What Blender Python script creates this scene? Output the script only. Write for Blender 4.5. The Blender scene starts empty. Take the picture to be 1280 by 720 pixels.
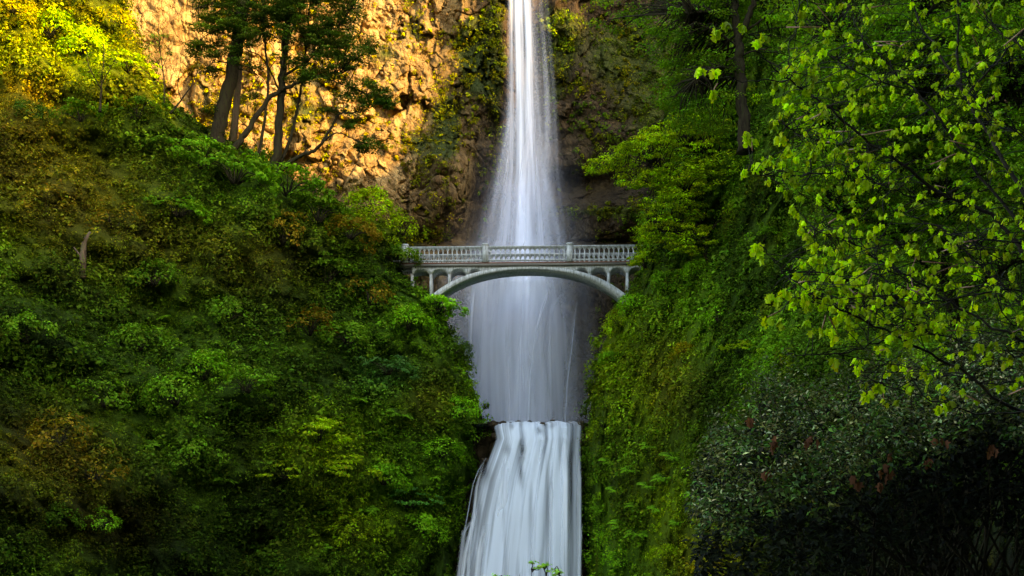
import bpy, math
import numpy as np
from mathutils import Vector
PI = math.pi
scene = bpy.context.scene
COL = scene.collection
F, HOR = 1758.0, 860.0          # focal length and eye level in photograph pixels (1280 wide)
GROUND = -1.6

# ------------------------------------------------------------------ helpers
def lerp(a, b, t): return a + (b - a) * t
def sstep(a, b, x):
    t = np.clip((x - a) / (b - a), 0, 1); return t * t * (3 - 2 * t)
def W(px, py, Y):
    """world point seen in direction px,py at distance Y"""
    px, py, Y = np.broadcast_arrays(np.asarray(px, float), np.asarray(py, float), np.asarray(Y, float))
    return np.stack([(px - 640) / F * Y, Y, (HOR - py) / F * Y], -1)
_r = np.random.RandomState(7)
PERM = _r.permutation(256); PERM = np.concatenate([PERM, PERM, PERM])
GR = _r.randn(256, 3); GR /= np.linalg.norm(GR, axis=1)[:, None]
def perlin(p):
    p = np.asarray(p, float); i = np.floor(p).astype(int); f = p - i; u = f * f * f * (f * (f * 6 - 15) + 10)
    i &= 255; out = 0
    for dx in (0, 1):
        for dy in (0, 1):
            for dz in (0, 1):
                h = PERM[PERM[PERM[(i[..., 0] + dx) & 255] + ((i[..., 1] + dy) & 255)] + ((i[..., 2] + dz) & 255)]
                g = GR[h]; d = f - np.array([dx, dy, dz])
                w = (u[..., 0] if dx else 1 - u[..., 0]) * (u[..., 1] if dy else 1 - u[..., 1]) * (u[..., 2] if dz else 1 - u[..., 2])
                out = out + w * (g * d).sum(-1)
    return out * 1.6
def fbm(p, octv=4, gain=.5):
    a, s, o = 1.0, 0, 0
    for k in range(octv):
        o = o + a * perlin(p * 2 ** k + 17.3 * k); s += a; a *= gain
    return o / s
def cells(p, seed=0, full=False):
    """blocky rock: distance to nearest jittered cell point, gap to second, random value of the cell"""
    p = np.asarray(p, float); i = np.floor(p).astype(int)
    d1 = np.full(p.shape[:-1], 9.0); d2 = d1.copy(); v = np.zeros(p.shape[:-1]); off = np.zeros(p.shape)
    for dx in (-1, 0, 1):
        for dy in (-1, 0, 1):
            for dz in (-1, 0, 1):
                c = i + np.array([dx, dy, dz])
                h = PERM[PERM[PERM[(c[..., 0] + seed) & 255] + (c[..., 1] & 255)] + (c[..., 2] & 255)]
                q = c + .5 + GR[h] * .45
                d = np.sqrt(((p - q) ** 2).sum(-1))
                n = d < d1
                d2 = np.where(n, d1, np.minimum(d2, d)); v = np.where(n, h / 255.0, v); off = np.where(n[..., None], p - q, off); d1 = np.where(n, d, d1)
    return (d1, d2 - d1, v, off) if full else (d1, d2 - d1, v)
def unit(v): return v / np.maximum(np.linalg.norm(v, axis=-1, keepdims=True), 1e-9)

def tag(o, label=None, cat=None, group=None, kind=None):
    if label: o['label'] = label
    if cat: o['category'] = cat
    if group: o['group'] = group
    if kind: o['kind'] = kind
    return o
def empty(name, loc):
    o = bpy.data.objects.new(name, None); o.empty_display_size = .3; COL.objects.link(o); o.location = Vector([float(c) for c in loc]); return o
def link(name, me, parent=None):
    o = bpy.data.objects.new(name, me); COL.objects.link(o); o.parent = parent; return o
def mesh(name, V, faces, mat, tint=None, smooth=False, attrs=None):
    """V (N,3); faces: list of (M,k) int arrays"""
    me = bpy.data.meshes.new(name); V = np.asarray(V, np.float32)
    faces = [np.asarray(f, np.int32) for f in faces if len(f)]
    nl = sum(f.size for f in faces); npoly = sum(len(f) for f in faces)
    me.vertices.add(len(V)); me.vertices.foreach_set('co', V.ravel())
    me.loops.add(nl); me.loops.foreach_set('vertex_index', np.concatenate([f.ravel() for f in faces]))
    tot = np.concatenate([np.full(len(f), f.shape[1]) for f in faces]).astype(np.int32)
    st = np.concatenate([[0], np.cumsum(tot)[:-1]]).astype(np.int32)
    me.polygons.add(npoly); me.polygons.foreach_set('loop_start', st); me.polygons.foreach_set('loop_total', tot)
    me.update(calc_edges=True)
    if smooth: me.polygons.foreach_set('use_smooth', np.ones(npoly, bool))
    if tint is not None:
        a = me.attributes.new('tint', 'FLOAT_COLOR', 'POINT'); c = np.ones((len(V), 4), np.float32); c[:, :3] = tint; a.data.foreach_set('color', c.ravel())
    for k, v in (attrs or {}).items():
        a = me.attributes.new(k, 'FLOAT', 'POINT'); a.data.foreach_set('value', np.asarray(v, np.float32).ravel())
    me.materials.append(mat); return me
def grid_faces(r, c):
    i = np.arange(r * c).reshape(r, c)
    return np.stack([i[:-1, :-1], i[1:, :-1], i[1:, 1:], i[:-1, 1:]], -1).reshape(-1, 4)
def recalc(me):
    import bmesh
    b = bmesh.new(); b.from_mesh(me); bmesh.ops.recalc_face_normals(b, faces=b.faces); b.to_mesh(me); b.free()

class MB:
    def __init__(s): s.v, s.f, s.n = [], {}, 0
    def add(s, V, faces):
        V = np.asarray(V, float).reshape(-1, 3); s.v.append(V)
        for f in faces:
            f = np.asarray(f, int)
            if f.ndim == 1: f = f[None]
            s.f.setdefault(f.shape[1], []).append(f + s.n)
        s.n += len(V)
    def box(s, x0, x1, y0, y1, z0, z1, t=0, ty=0):
        """t,ty: inset of the top in x and y"""
        V = [(x0, y0, z0), (x1, y0, z0), (x1, y1, z0), (x0, y1, z0), (x0 + t, y0 + ty, z1), (x1 - t, y0 + ty, z1), (x1 - t, y1 - ty, z1), (x0 + t, y1 - ty, z1)]
        s.add(V, [[(0, 3, 2, 1), (4, 5, 6, 7), (0, 1, 5, 4), (1, 2, 6, 5), (2, 3, 7, 6), (3, 0, 4, 7)]])
    def strip(s, xs, zb, zt, y0, y1):
        """closed band between curves zb(x) and zt(x), extruded y0..y1"""
        n = len(xs); V = []
        for y in (y0, y1):
            for x, a, b in zip(xs, zb, zt): V += [(x, y, a), (x, y, b)]
        i = np.arange(n - 1) * 2; o = 2 * n
        f = [np.stack([i, i + 2, i + 3, i + 1], 1), np.stack([i + o, i + 1 + o, i + 3 + o, i + 2 + o], 1),
             np.stack([i, i + o, i + 2 + o, i + 2], 1), np.stack([i + 1, i + 3, i + 3 + o, i + 1 + o], 1),
             [(0, 1, 1 + o, o)], [(2 * n - 2, 2 * n - 2 + o, 2 * n - 1 + o, 2 * n - 1)]]
        s.add(V, f)
    def tube(s, pts, rad, n=6):
        pts = np.asarray(pts, float); rad = np.broadcast_to(np.asarray(rad, float), (len(pts),))
        t = unit(np.gradient(pts, axis=0)); a = unit(np.cross(t, [0.31, 0.55, 0.77])); b = np.cross(t, a)
        th = np.arange(n) * 2 * PI / n
        V = pts[:, None] + rad[:, None, None] * (np.cos(th)[None, :, None] * a[:, None] + np.sin(th)[None, :, None] * b[:, None])
        m = len(pts); i = np.arange(m * n).reshape(m, n); j = np.roll(i, -1, 1)
        q = np.stack([i[:-1], j[:-1], j[1:], i[1:]], -1).reshape(-1, 4)
        s.add(V.reshape(-1, 3), [q]); s.f.setdefault(n, []).append(np.array([i[0][::-1], i[-1]]) + s.n - m * n)
    def mesh(s, name, mat, smooth=False):
        return mesh(name, np.concatenate(s.v), [np.concatenate(f) for f in s.f.values()], mat, smooth=smooth)
def smooth_path(P, k=6):
    """Catmull-Rom through the points"""
    P = np.asarray(P, float)
    if len(P) < 3:
        return lerp(P[:1], P[-1:], np.linspace(0, 1, k + 1)[:, None])
    Q = np.concatenate([2 * P[:1] - P[1:2], P, 2 * P[-1:] - P[-2:-1]]); out = []
    for i in range(len(P) - 1):
        a, b, c, d = Q[i:i + 4]
        for t in np.arange(k) / k:
            out.append(.5 * (2 * b + (c - a) * t + (2 * a - 5 * b + 4 * c - d) * t * t + (3 * b - a - 3 * c + d) * t ** 3))
    out.append(P[-1]); return np.array(out)

# ------------------------------------------------------------------ leaves
def leaf_quads(C, N, L, tint, rs, width=.55, fold=.18):
    """one folded rhombic leaf per row"""
    n = len(C); a = unit(np.cross(N, rs.randn(n, 3))); b = np.cross(N, a); L = np.broadcast_to(L, (n,))[:, None]
    V = np.stack([C - a * L * .5, C + b * L * width * .5 + N * L * fold, C + a * L * .5, C - b * L * width * .5 + N * L * fold], 1)
    return V.reshape(-1, 3), np.arange(4 * n).reshape(n, 4), np.repeat(tint, 4, 0)
def clump_leaves(C, N, R, k, L, tint, rs, flat=.8, up=.5, jit=.35, width=.55, out=.6):
    """k leaves round each clump centre C with outward normal N, radius R"""
    n = len(C); R = np.broadcast_to(R, (n,)); L = np.broadcast_to(L, (n,))
    C2 = np.repeat(C, k, 0); N2 = np.repeat(N, k, 0); R2 = np.repeat(R, k)[:, None]; T2 = np.repeat(tint, k, 0); L2 = np.repeat(L, k)
    d = unit(rs.randn(n * k, 3)); dn = (d * N2).sum(1, keepdims=True); d = np.where(dn < 0, d - 1.4 * dn * N2, d)
    d = unit(d); r = rs.rand(n * k, 1) ** .45; P = C2 + d * r * R2 * np.array([1, 1, flat])
    nn = unit(out * d + up * np.array([0, 0, 1.]) + .35 * N2 + .45 * rs.randn(n * k, 3))
    T2 = T2 * (1 + jit * (rs.rand(n * k, 1) * 2 - 1)) * (1 + .12 * rs.randn(n * k, 3)).clip(.6, 1.5)
    return leaf_quads(P, nn, L2 * (.7 + .6 * rs.rand(n * k)), T2, rs, width)
def join(parts):
    V, Fc, T, o = [], [], [], 0
    for v, f, t in parts:
        V.append(v); Fc.append(f + o); T.append(t); o += len(v)
    return np.concatenate(V), np.concatenate(Fc), np.concatenate(T)

# ------------------------------------------------------------------ materials
def new_mat(name):
    m = bpy.data.materials.new(name); m.use_nodes = True; nt = m.node_tree; nt.nodes.clear()
    out = nt.nodes.new('ShaderNodeOutputMaterial'); return m, nt, out
def N_(nt, t, **kw):
    n = nt.nodes.new(t)
    for k, v in kw.items():
        if k in n.inputs.keys(): n.inputs[k].default_value = v
        else: setattr(n, k, v)
    return n
def mixc(nt, fac, a, b, mode='MIX'):
    m = nt.nodes.new('ShaderNodeMix'); m.data_type = 'RGBA'; m.blend_type = mode
    for sock, val in ((0, fac), (6, a), (7, b)):
        if hasattr(val, 'is_output'): nt.links.new(val, m.inputs[sock])
        else: m.inputs[sock].default_value = val if sock == 0 else (*val, 1)
    return m.outputs[2]
def ramp(nt, fac, stops):
    r = nt.nodes.new('ShaderNodeValToRGB'); e = r.color_ramp.elements
    e[0].position, e[1].position = stops[0][0], stops[-1][0]
    for p, c in stops[1:-1]: e.new(p)
    for el, (p, c) in zip(e, stops): el.color = (*c, 1) if len(c) == 3 else c
    nt.links.new(fac, r.inputs[0]); return r.outputs[0]
def noise(nt, scale, detail=5, rough=.55, vec=None, dist=0):
    n = N_(nt, 'ShaderNodeTexNoise'); n.inputs['Scale'].default_value = scale; n.inputs['Detail'].default_value = detail
    n.inputs['Roughness'].default_value = rough; n.inputs['Distortion'].default_value = dist
    if vec is not None: nt.links.new(vec, n.inputs['Vector'])
    return n.outputs['Fac']
def pos(nt, scale=(1, 1, 1), obj=False):
    src = nt.nodes.new('ShaderNodeTexCoord').outputs['Object'] if obj else nt.nodes.new('ShaderNodeNewGeometry').outputs['Position']
    m = N_(nt, 'ShaderNodeMapping'); m.inputs['Scale'].default_value = scale; nt.links.new(src, m.inputs['Vector']); return m.outputs[0]
def mat_leaf(name, rough=.55, spec=.3, trans=.35, gain=1.0):
    m, nt, out = new_mat(name)
    at = N_(nt, 'ShaderNodeAttribute', attribute_name='tint'); oi = nt.nodes.new('ShaderNodeObjectInfo')
    c = mixc(nt, 1.0, at.outputs['Color'], oi.outputs['Color'], 'MULTIPLY')
    if gain != 1: c = mixc(nt, 1.0, c, (gain,) * 3, 'MULTIPLY')
    p = N_(nt, 'ShaderNodeBsdfPrincipled'); nt.links.new(c, p.inputs['Base Color']); p.inputs['Roughness'].default_value = rough
    p.inputs['Specular IOR Level'].default_value = spec
    t = N_(nt, 'ShaderNodeBsdfTranslucent'); c2 = mixc(nt, 1.0, c, (1.25, 1.25, .5), 'MULTIPLY'); nt.links.new(c2, t.inputs['Color'])
    mx = N_(nt, 'ShaderNodeMixShader'); mx.inputs[0].default_value = trans
    nt.links.new(p.outputs[0], mx.inputs[1]); nt.links.new(t.outputs[0], mx.inputs[2]); nt.links.new(mx.outputs[0], out.inputs[0]); return m
def mat_simple(name, build, rough=.8, spec=.3, bump=None, bdist=.05):
    m, nt, out = new_mat(name); p = N_(nt, 'ShaderNodeBsdfPrincipled')
    c = build(nt); nt.links.new(c, p.inputs['Base Color']); p.inputs['Roughness'].default_value = rough; p.inputs['Specular IOR Level'].default_value = spec
    if bump:
        b = N_(nt, 'ShaderNodeBump'); b.inputs['Distance'].default_value = bdist; b.inputs['Strength'].default_value = .8
        nt.links.new(bump(nt), b.inputs['Height']); nt.links.new(b.outputs[0], p.inputs['Normal'])
    nt.links.new(p.outputs[0], out.inputs[0]); return m
LEAF = mat_leaf('leaf', .75, .06, .3, 1.32)
LEAF_YOUNG = mat_leaf('young_leaf', .6, .12, .42, 1.2)
LEAF_GLOSS = mat_leaf('glossy_leaf', .5, .07, .2, .85)
MOSS = mat_leaf('moss', .9, .1, .15)
def soil_col(nt):
    n = noise(nt, .6, 6); a = ramp(nt, n, [(.3, (.006, .010, .002)), (.5, (.018, .034, .005)), (.7, (.035, .032, .010))])
    g = N_(nt, 'ShaderNodeAttribute', attribute_name='tint'); return mixc(nt, .85, a, g.outputs['Color'])
SOIL = mat_simple('mossy_soil', soil_col, .95, .1, lambda nt: noise(nt, 3, 8, .78, pos(nt)), .7)
def rock_col(nt):
    v = pos(nt, (1, 1, .55)); n1 = noise(nt, .22, 7, .6, v); n2 = noise(nt, 1.6, 6, .65, v)
    n3 = noise(nt, .9, 5, .6, pos(nt, (1.6, 1.6, .16)))
    base = ramp(nt, n1, [(.3, (.24, .15, .055)), (.45, (.40, .26, .09)), (.6, (.52, .35, .14)), (.75, (.38, .265, .12))])
    d = ramp(nt, n2, [(.34, (.5, .45, .38)), (.5, (.88, .85, .8)), (.7, (1.15, 1.12, 1.05))])
    c = mixc(nt, 1.0, base, d, 'MULTIPLY')
    c = mixc(nt, 1.0, c, ramp(nt, n3, [(.36, (.5, .45, .4)), (.55, (1, 1, 1))]), 'MULTIPLY')
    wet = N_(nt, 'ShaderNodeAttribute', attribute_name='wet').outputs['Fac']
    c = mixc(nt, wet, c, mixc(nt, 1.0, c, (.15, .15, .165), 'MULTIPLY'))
    ms = N_(nt, 'ShaderNodeAttribute', attribute_name='moss').outputs['Fac']
    mm = N_(nt, 'ShaderNodeMath', operation='ADD'); nt.links.new(ms, mm.inputs[0]); nt.links.new(noise(nt, .8, 6, .7), mm.inputs[1])
    mk = ramp(nt, mm.outputs[0], [(.86, (0, 0, 0)), (1.04, (1, 1, 1))])
    mc = ramp(nt, noise(nt, 3, 4), [(.3, (.020, .034, .004)), (.5, (.060, .068, .006)), (.7, (.11, .092, .010))])
    return mixc(nt, mk, c, mc)
def rock_bump(nt):
    v = pos(nt, (1.15, 1.15, .7)); n = noise(nt, 2.4, 8, .72, v)
    wv = nt.nodes.new('ShaderNodeVectorMath'); wv.operation = 'ADD'; nz = N_(nt, 'ShaderNodeTexNoise'); nz.inputs['Scale'].default_value = 1.5; nt.links.new(v, nz.inputs['Vector'])
    nt.links.new(v, wv.inputs[0]); nt.links.new(nz.outputs['Color'], wv.inputs[1])
    vo = nt.nodes.new('ShaderNodeTexVoronoi'); vo.feature = 'DISTANCE_TO_EDGE'; vo.inputs['Scale'].default_value = .9; nt.links.new(wv.outputs[0], vo.inputs['Vector'])
    cr = ramp(nt, vo.outputs['Distance'], [(0, (0, 0, 0)), (.07, (.8, .8, .8)), (.3, (1, 1, 1))]); m = N_(nt, 'ShaderNodeMath', operation='MULTIPLY_ADD'); nt.links.new(n, m.inputs[0]); m.inputs[1].default_value = 1.2; nt.links.new(cr, m.inputs[2]); return m.outputs[0]
ROCK = mat_simple('basalt', rock_col, .8, .25, rock_bump, .3)
def conc_col(nt):
    c = ramp(nt, noise(nt, 2.0, 6, .7), [(.3, (.36, .37, .36)), (.5, (.52, .54, .54)), (.7, (.62, .64, .65))])
    d = ramp(nt, noise(nt, 3.5, 6, .75, pos(nt, (3, 3, .5))), [(.40, (.22, .24, .17)), (.56, (1, 1, 1))])
    return mixc(nt, .7, c, mixc(nt, 1.0, c, d, 'MULTIPLY'))
CONC = mat_simple('weathered_concrete', conc_col, .85, .2, lambda nt: noise(nt, 12, 5), .02)
DECKM = mat_simple('stained_concrete', lambda nt: ramp(nt, noise(nt, 3, 5), [(.35, (.10, .085, .07)), (.6, (.26, .25, .22))]), .9, .2)
RUST = mat_simple('rusty_brown_paint', lambda nt: ramp(nt, noise(nt, 6, 5), [(.35, (.10, .035, .02)), (.6, (.26, .13, .09))]), .9, .2)
def bark(name, a, b, c): return mat_simple(name, lambda nt: ramp(nt, noise(nt, 3, 6, .7, pos(nt, (2, 2, .5))), [(.35, a), (.5, b), (.68, c)]), .95, .1, lambda nt: noise(nt, 9, 5, .7, pos(nt, (2, 2, .35))), .06)
BARK = bark('bark', (.012, .009, .005), (.032, .025, .014), (.026, .034, .008))
BARK_PALE = bark('pale_bark', (.07, .05, .03), (.15, .10, .065), (.08, .09, .03))
TWIG = mat_simple('twig', lambda nt: ramp(nt, noise(nt, 2, 3), [(.4, (.010, .008, .005)), (.6, (.03, .024, .016))]), .8, .15)
STALK = mat_simple('red_stalk', lambda nt: ramp(nt, noise(nt, 2, 3), [(.4, (.22, .10, .05)), (.6, (.36, .19, .12))]), .5, .4)
POOL = mat_simple('pool_water', lambda nt: ramp(nt, noise(nt, .8, 4), [(.3, (.05, .07, .07)), (.7, (.25, .28, .3))]), .12, .5, lambda nt: noise(nt, 3, 5), .08)
GROUNDM = mat_simple('forest_floor', lambda nt: ramp(nt, noise(nt, .8, 7), [(.3, (.012, .010, .006)), (.5, (.03, .03, .01)), (.7, (.03, .05, .01))]), .95, .1, lambda nt: noise(nt, 2, 7), .15)
def mat_falls(name, sx, sz, lo, hi, col=(.84, .88, 1.0), gain=1.0, base=None):
    """silky falling water: white scattering body, opacity from thickness ('body') and strand noise along the fall (uv attributes)"""
    m, nt, out = new_mat(name)
    u = N_(nt, 'ShaderNodeAttribute', attribute_name='across').outputs['Fac']; v = N_(nt, 'ShaderNodeAttribute', attribute_name='down').outputs['Fac']
    cb = nt.nodes.new('ShaderNodeCombineXYZ'); nt.links.new(u, cb.inputs[0]); nt.links.new(v, cb.inputs[1])
    mp = N_(nt, 'ShaderNodeMapping'); mp.inputs['Scale'].default_value = (sx, sz, 1); nt.links.new(cb.outputs[0], mp.inputs[0])
    n = noise(nt, 1, 5, .55, mp.outputs[0], .15); st = ramp(nt, n, [(lo, (0, 0, 0)), (hi, (1, 1, 1))])
    body = N_(nt, 'ShaderNodeAttribute', attribute_name='body').outputs['Fac']
    # alpha = clamp(body * (body + (1-body)*strand) * gain)
    om = N_(nt, 'ShaderNodeMath', operation='SUBTRACT'); om.inputs[0].default_value = 1; nt.links.new(body, om.inputs[1])
    m1 = N_(nt, 'ShaderNodeMath', operation='MULTIPLY'); nt.links.new(om.outputs[0], m1.inputs[0]); nt.links.new(st, m1.inputs[1])
    a1 = N_(nt, 'ShaderNodeMath', operation='ADD'); nt.links.new(body, a1.inputs[0]); nt.links.new(m1.outputs[0], a1.inputs[1])
    if base is not None:
        a1 = N_(nt, 'ShaderNodeMath', operation='MULTIPLY_ADD'); nt.links.new(st, a1.inputs[0]); a1.inputs[1].default_value = 1 - base; a1.inputs[2].default_value = base
    m2 = N_(nt, 'ShaderNodeMath', operation='MULTIPLY'); nt.links.new(a1.outputs[0], m2.inputs[0]); nt.links.new(body, m2.inputs[1])
    m3 = N_(nt, 'ShaderNodeMath', operation='MULTIPLY', use_clamp=True); m3.inputs[1].default_value = gain; nt.links.new(m2.outputs[0], m3.inputs[0])
    d = N_(nt, 'ShaderNodeBsdfDiffuse'); d.inputs[0].default_value = (*col, 1); tr = N_(nt, 'ShaderNodeBsdfTranslucent'); tr.inputs[0].default_value = (*col, 1)
    mx = N_(nt, 'ShaderNodeMixShader'); mx.inputs[0].default_value = .18; nt.links.new(d.outputs[0], mx.inputs[1]); nt.links.new(tr.outputs[0], mx.inputs[2])
    tp = N_(nt, 'ShaderNodeBsdfTransparent'); m4 = N_(nt, 'ShaderNodeMixShader'); nt.links.new(m3.outputs[0], m4.inputs[0])
    nt.links.new(tp.outputs[0], m4.inputs[1]); nt.links.new(mx.outputs[0], m4.inputs[2]); nt.links.new(m4.outputs[0], out.inputs[0])
    return m

# ------------------------------------------------------------------ the three rock masses as surfaces
SLy = [-260, -160, 0, 40, 90, 110, 130, 170, 200, 250, 265, 290, 300, 340, 360, 375, 400, 420, 490, 540, 590, 620, 720, 900, 960]
SLx = [60, 100, 150, 165, 190, 200, 215, 275, 335, 400, 440, 510, 502, 502, 520, 548, 558, 565, 594, 608, 598, 582, 566, 556, 556]
SRy = [-260, 0, 100, 180, 240, 300, 330, 360, 375, 395, 440, 520, 560, 640, 720, 960]
SRx = [900, 880, 870, 850, 826, 806, 803, 795, 788, 770, 750, 737, 731, 732, 734, 734]
def sil_left(py): return np.interp(py, SLy, SLx)
def sil_right(py): return np.interp(py, SRy, SRx)
def surf_left(px, py):
    s = sil_left(py); t = np.clip((px + 200) / 800, 0, 1.1)
    Y = lerp(lerp(92, 56, sstep(0, 760, py)), lerp(103, 96, sstep(250, 760, py)), t ** .85)
    Y = Y + 5 * np.clip((px - (s - 55)) / 55, 0, 1) ** 2
    p = W(px, py, Y)
    n = fbm(p * np.array([.11, .11, .11]) + 3.1, 5, .55)
    n2 = fbm(p * .35 + 9, 4)
    gul = np.exp(-((px - 335) / 45) ** 2) * sstep(560, 700, py) * 4 + np.exp(-((px - 170) / 50) ** 2) * sstep(600, 690, py) * 4
    Y = Y - 6.5 * n - 2.6 * n2 + gul
    return W(px, py, Y)
def surf_right(px, py):
    s = sil_right(py); t = np.clip((px - 730) / 650, -.1, 1.2)
    Y = lerp(lerp(108, 97, sstep(200, 560, py)), lerp(58, 34, sstep(0, 720, py)), t ** .8 if np.isscalar(t) else np.sign(t) * np.abs(t) ** .8)
    Y = Y + 5 * np.clip(((s + 40) - px) / 40, 0, 1) ** 2
    p = W(px, py, Y)
    n = fbm(p * np.array([.17, .17, .07]) + 31, 5, .55); n2 = fbm(p * np.array([.62, .62, .2]) + 5, 4)
    Y = Y - 4.6 * n - 1.7 * n2
    return W(px, py, Y)
def surf_cliff(px, py):
    Y = 127 - 7 * sstep(560, 150, px) - 5 * sstep(760, 1000, px) + 0 * py
    Y = Y - 9 * sstep(300, 330, py) * sstep(420, 560, px) - 3.5 * sstep(330, 540, py)      # step under the bridge
    Y = Y - 3.5 * sstep(225, 262, py) * sstep(300, 240, py) ** .2 * sstep(700, 760, px)   # ledge on the right
    Y = Y + 2.2 * np.exp(-((px - 655) / 45) ** 2) * sstep(330, 260, py)
    # rounded buttress left of the fall
    Y = Y - 5.5 * np.exp(-((px - 455) / 75) ** 2 - ((py - 260) / 90) ** 2)
    Y = Y - 3.5 * np.exp(-((px - 560) / 38) ** 2 - ((py - 225) / 60) ** 2)
    Y = Y + 3.5 * np.exp(-((px - 725) / 45) ** 2 - ((py - 232) / 22) ** 2)                # dark recess
    p = W(px, py, Y)
    a, gap, v, of = cells(p * np.array([.22, .05, .11]) + fbm(p * .25, 3)[..., None] * .6, 0, True)
    b, gap2, v2, of2 = cells(p * np.array([.44, .12, .25]) + fbm(p * .6 + 4, 3)[..., None] * .45 + 40, 9, True)
    c3, gap3, v3, of3 = cells(p * np.array([1.7, .3, 1.1]) + fbm(p * 1.5 + 4, 2)[..., None] * .4 + 10, 3, True)
    blocky = sstep(300, 200, py) * sstep(720, 600, px)
    bare = sstep(300, 220, px) * sstep(120, 60, py)
    k = .82 * (.35 + .65 * blocky) * (1 - .8 * bare); tilt = of[..., 0] * np.sin(v * 40) * 2.2 + of[..., 2] * np.cos(v * 57) * 2.6; tilt2 = of2[..., 0] * np.sin(v2 * 30) * .9 + of2[..., 2] * np.cos(v2 * 47) * 1.1; tilt3 = of3[..., 0] * np.sin(v3 * 30) * .3 + of3[..., 2] * np.cos(v3 * 47) * .36 + .3 * v3
    Y = Y - k * (1.7 * (v - .5) + .75 * (v2 - .5) + .7 * np.minimum(gap * 9, .7) + .45 * np.minimum(gap2 * 9, .6) + tilt * .8 + tilt2 * .9 + .6 * tilt3 + .1 * np.minimum(gap3 * 9, .6)) - 2.6 * fbm(p * .09 + 2, 4) - .8 * fbm(p * .5 + 8, 4)
    return W(px, py, Y)
def grid(x0, x1, nx, y0, y1, ny, sx=None):
    py = np.linspace(y0, y1, ny)[:, None] + np.zeros((1, nx)); u = np.linspace(0, 1, nx)[None, :] + 0 * py
    return u, py
def surface_normals(f, px, py, e=2.0, sign=1):
    dx = f(px + e, py) - f(px - e, py); dy = f(px, py + e) - f(px, py - e)
    n = unit(np.cross(dx, dy)); n *= np.where((n[..., 1:2]) > 0, -1, 1); return n

# colours of the plant cover (albedo)
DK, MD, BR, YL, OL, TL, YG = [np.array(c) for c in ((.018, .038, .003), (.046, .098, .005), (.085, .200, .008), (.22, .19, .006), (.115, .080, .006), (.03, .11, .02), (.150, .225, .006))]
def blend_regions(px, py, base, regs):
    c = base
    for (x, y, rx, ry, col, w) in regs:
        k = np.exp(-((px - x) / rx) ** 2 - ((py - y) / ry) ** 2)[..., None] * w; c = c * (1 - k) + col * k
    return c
REG_L = [(90, 70, 160, 65, YG * 1.25, .9), (40, 20, 120, 34, YL * 1.1, .6), (180, 80, 40, 60, OL * 1.3, .5), (100, 225, 150, 80, OL * 1.35, .7), (120, 165, 120, 40, YG * .9, .5), (30, 130, 60, 60, OL * 1.5, .8), (230, 300, 120, 60, OL * .9, .5), (380, 330, 120, 60, MD * .8, .5), (60, 570, 90, 55, OL * 1.05, .7), (520, 560, 90, 130, BR * .8, .6), (250, 520, 130, 90, MD * 1.1, .5), (450, 420, 90, 60, MD, .5), (120, 650, 80, 50, OL * .6, .6),  # upper-left olive plants, brightened to carry a warm glow down the slope
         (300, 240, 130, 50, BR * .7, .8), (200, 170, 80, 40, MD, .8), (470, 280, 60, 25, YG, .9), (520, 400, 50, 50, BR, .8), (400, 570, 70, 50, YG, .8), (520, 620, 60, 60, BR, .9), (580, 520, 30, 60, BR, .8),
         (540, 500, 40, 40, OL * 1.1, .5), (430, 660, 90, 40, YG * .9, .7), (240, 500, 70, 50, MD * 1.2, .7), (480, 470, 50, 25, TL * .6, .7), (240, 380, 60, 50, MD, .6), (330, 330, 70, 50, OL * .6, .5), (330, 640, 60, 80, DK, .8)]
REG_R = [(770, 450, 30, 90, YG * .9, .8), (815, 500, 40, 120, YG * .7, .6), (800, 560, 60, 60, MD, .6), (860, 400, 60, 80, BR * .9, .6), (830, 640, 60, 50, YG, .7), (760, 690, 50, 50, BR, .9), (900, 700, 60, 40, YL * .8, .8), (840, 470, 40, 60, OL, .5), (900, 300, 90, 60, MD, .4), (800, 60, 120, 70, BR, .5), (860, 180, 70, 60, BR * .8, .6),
         (960, 430, 60, 50, BR * .9, .7), (1150, 300, 200, 250, MD * .8, .5), (1100, 650, 180, 90, DK * .5, .9), (1180, 720, 260, 120, np.array((.006, .005, .003)), 1.0)]  # dark end entries: shade of the bush hollow painted into the cover
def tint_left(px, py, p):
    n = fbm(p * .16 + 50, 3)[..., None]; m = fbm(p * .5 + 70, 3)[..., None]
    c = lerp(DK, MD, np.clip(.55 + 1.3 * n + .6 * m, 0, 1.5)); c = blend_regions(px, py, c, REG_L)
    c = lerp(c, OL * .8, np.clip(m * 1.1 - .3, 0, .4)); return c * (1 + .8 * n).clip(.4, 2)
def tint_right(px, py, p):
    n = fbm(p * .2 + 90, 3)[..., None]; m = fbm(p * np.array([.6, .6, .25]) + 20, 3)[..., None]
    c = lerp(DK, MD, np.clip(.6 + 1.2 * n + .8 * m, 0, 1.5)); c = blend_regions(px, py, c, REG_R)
    c = lerp(c, YL * .6, np.clip(m * 1.2 - .2, 0, .5)); return 1.45 * c * (1 + .9 * n).clip(.35, 2)

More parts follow.
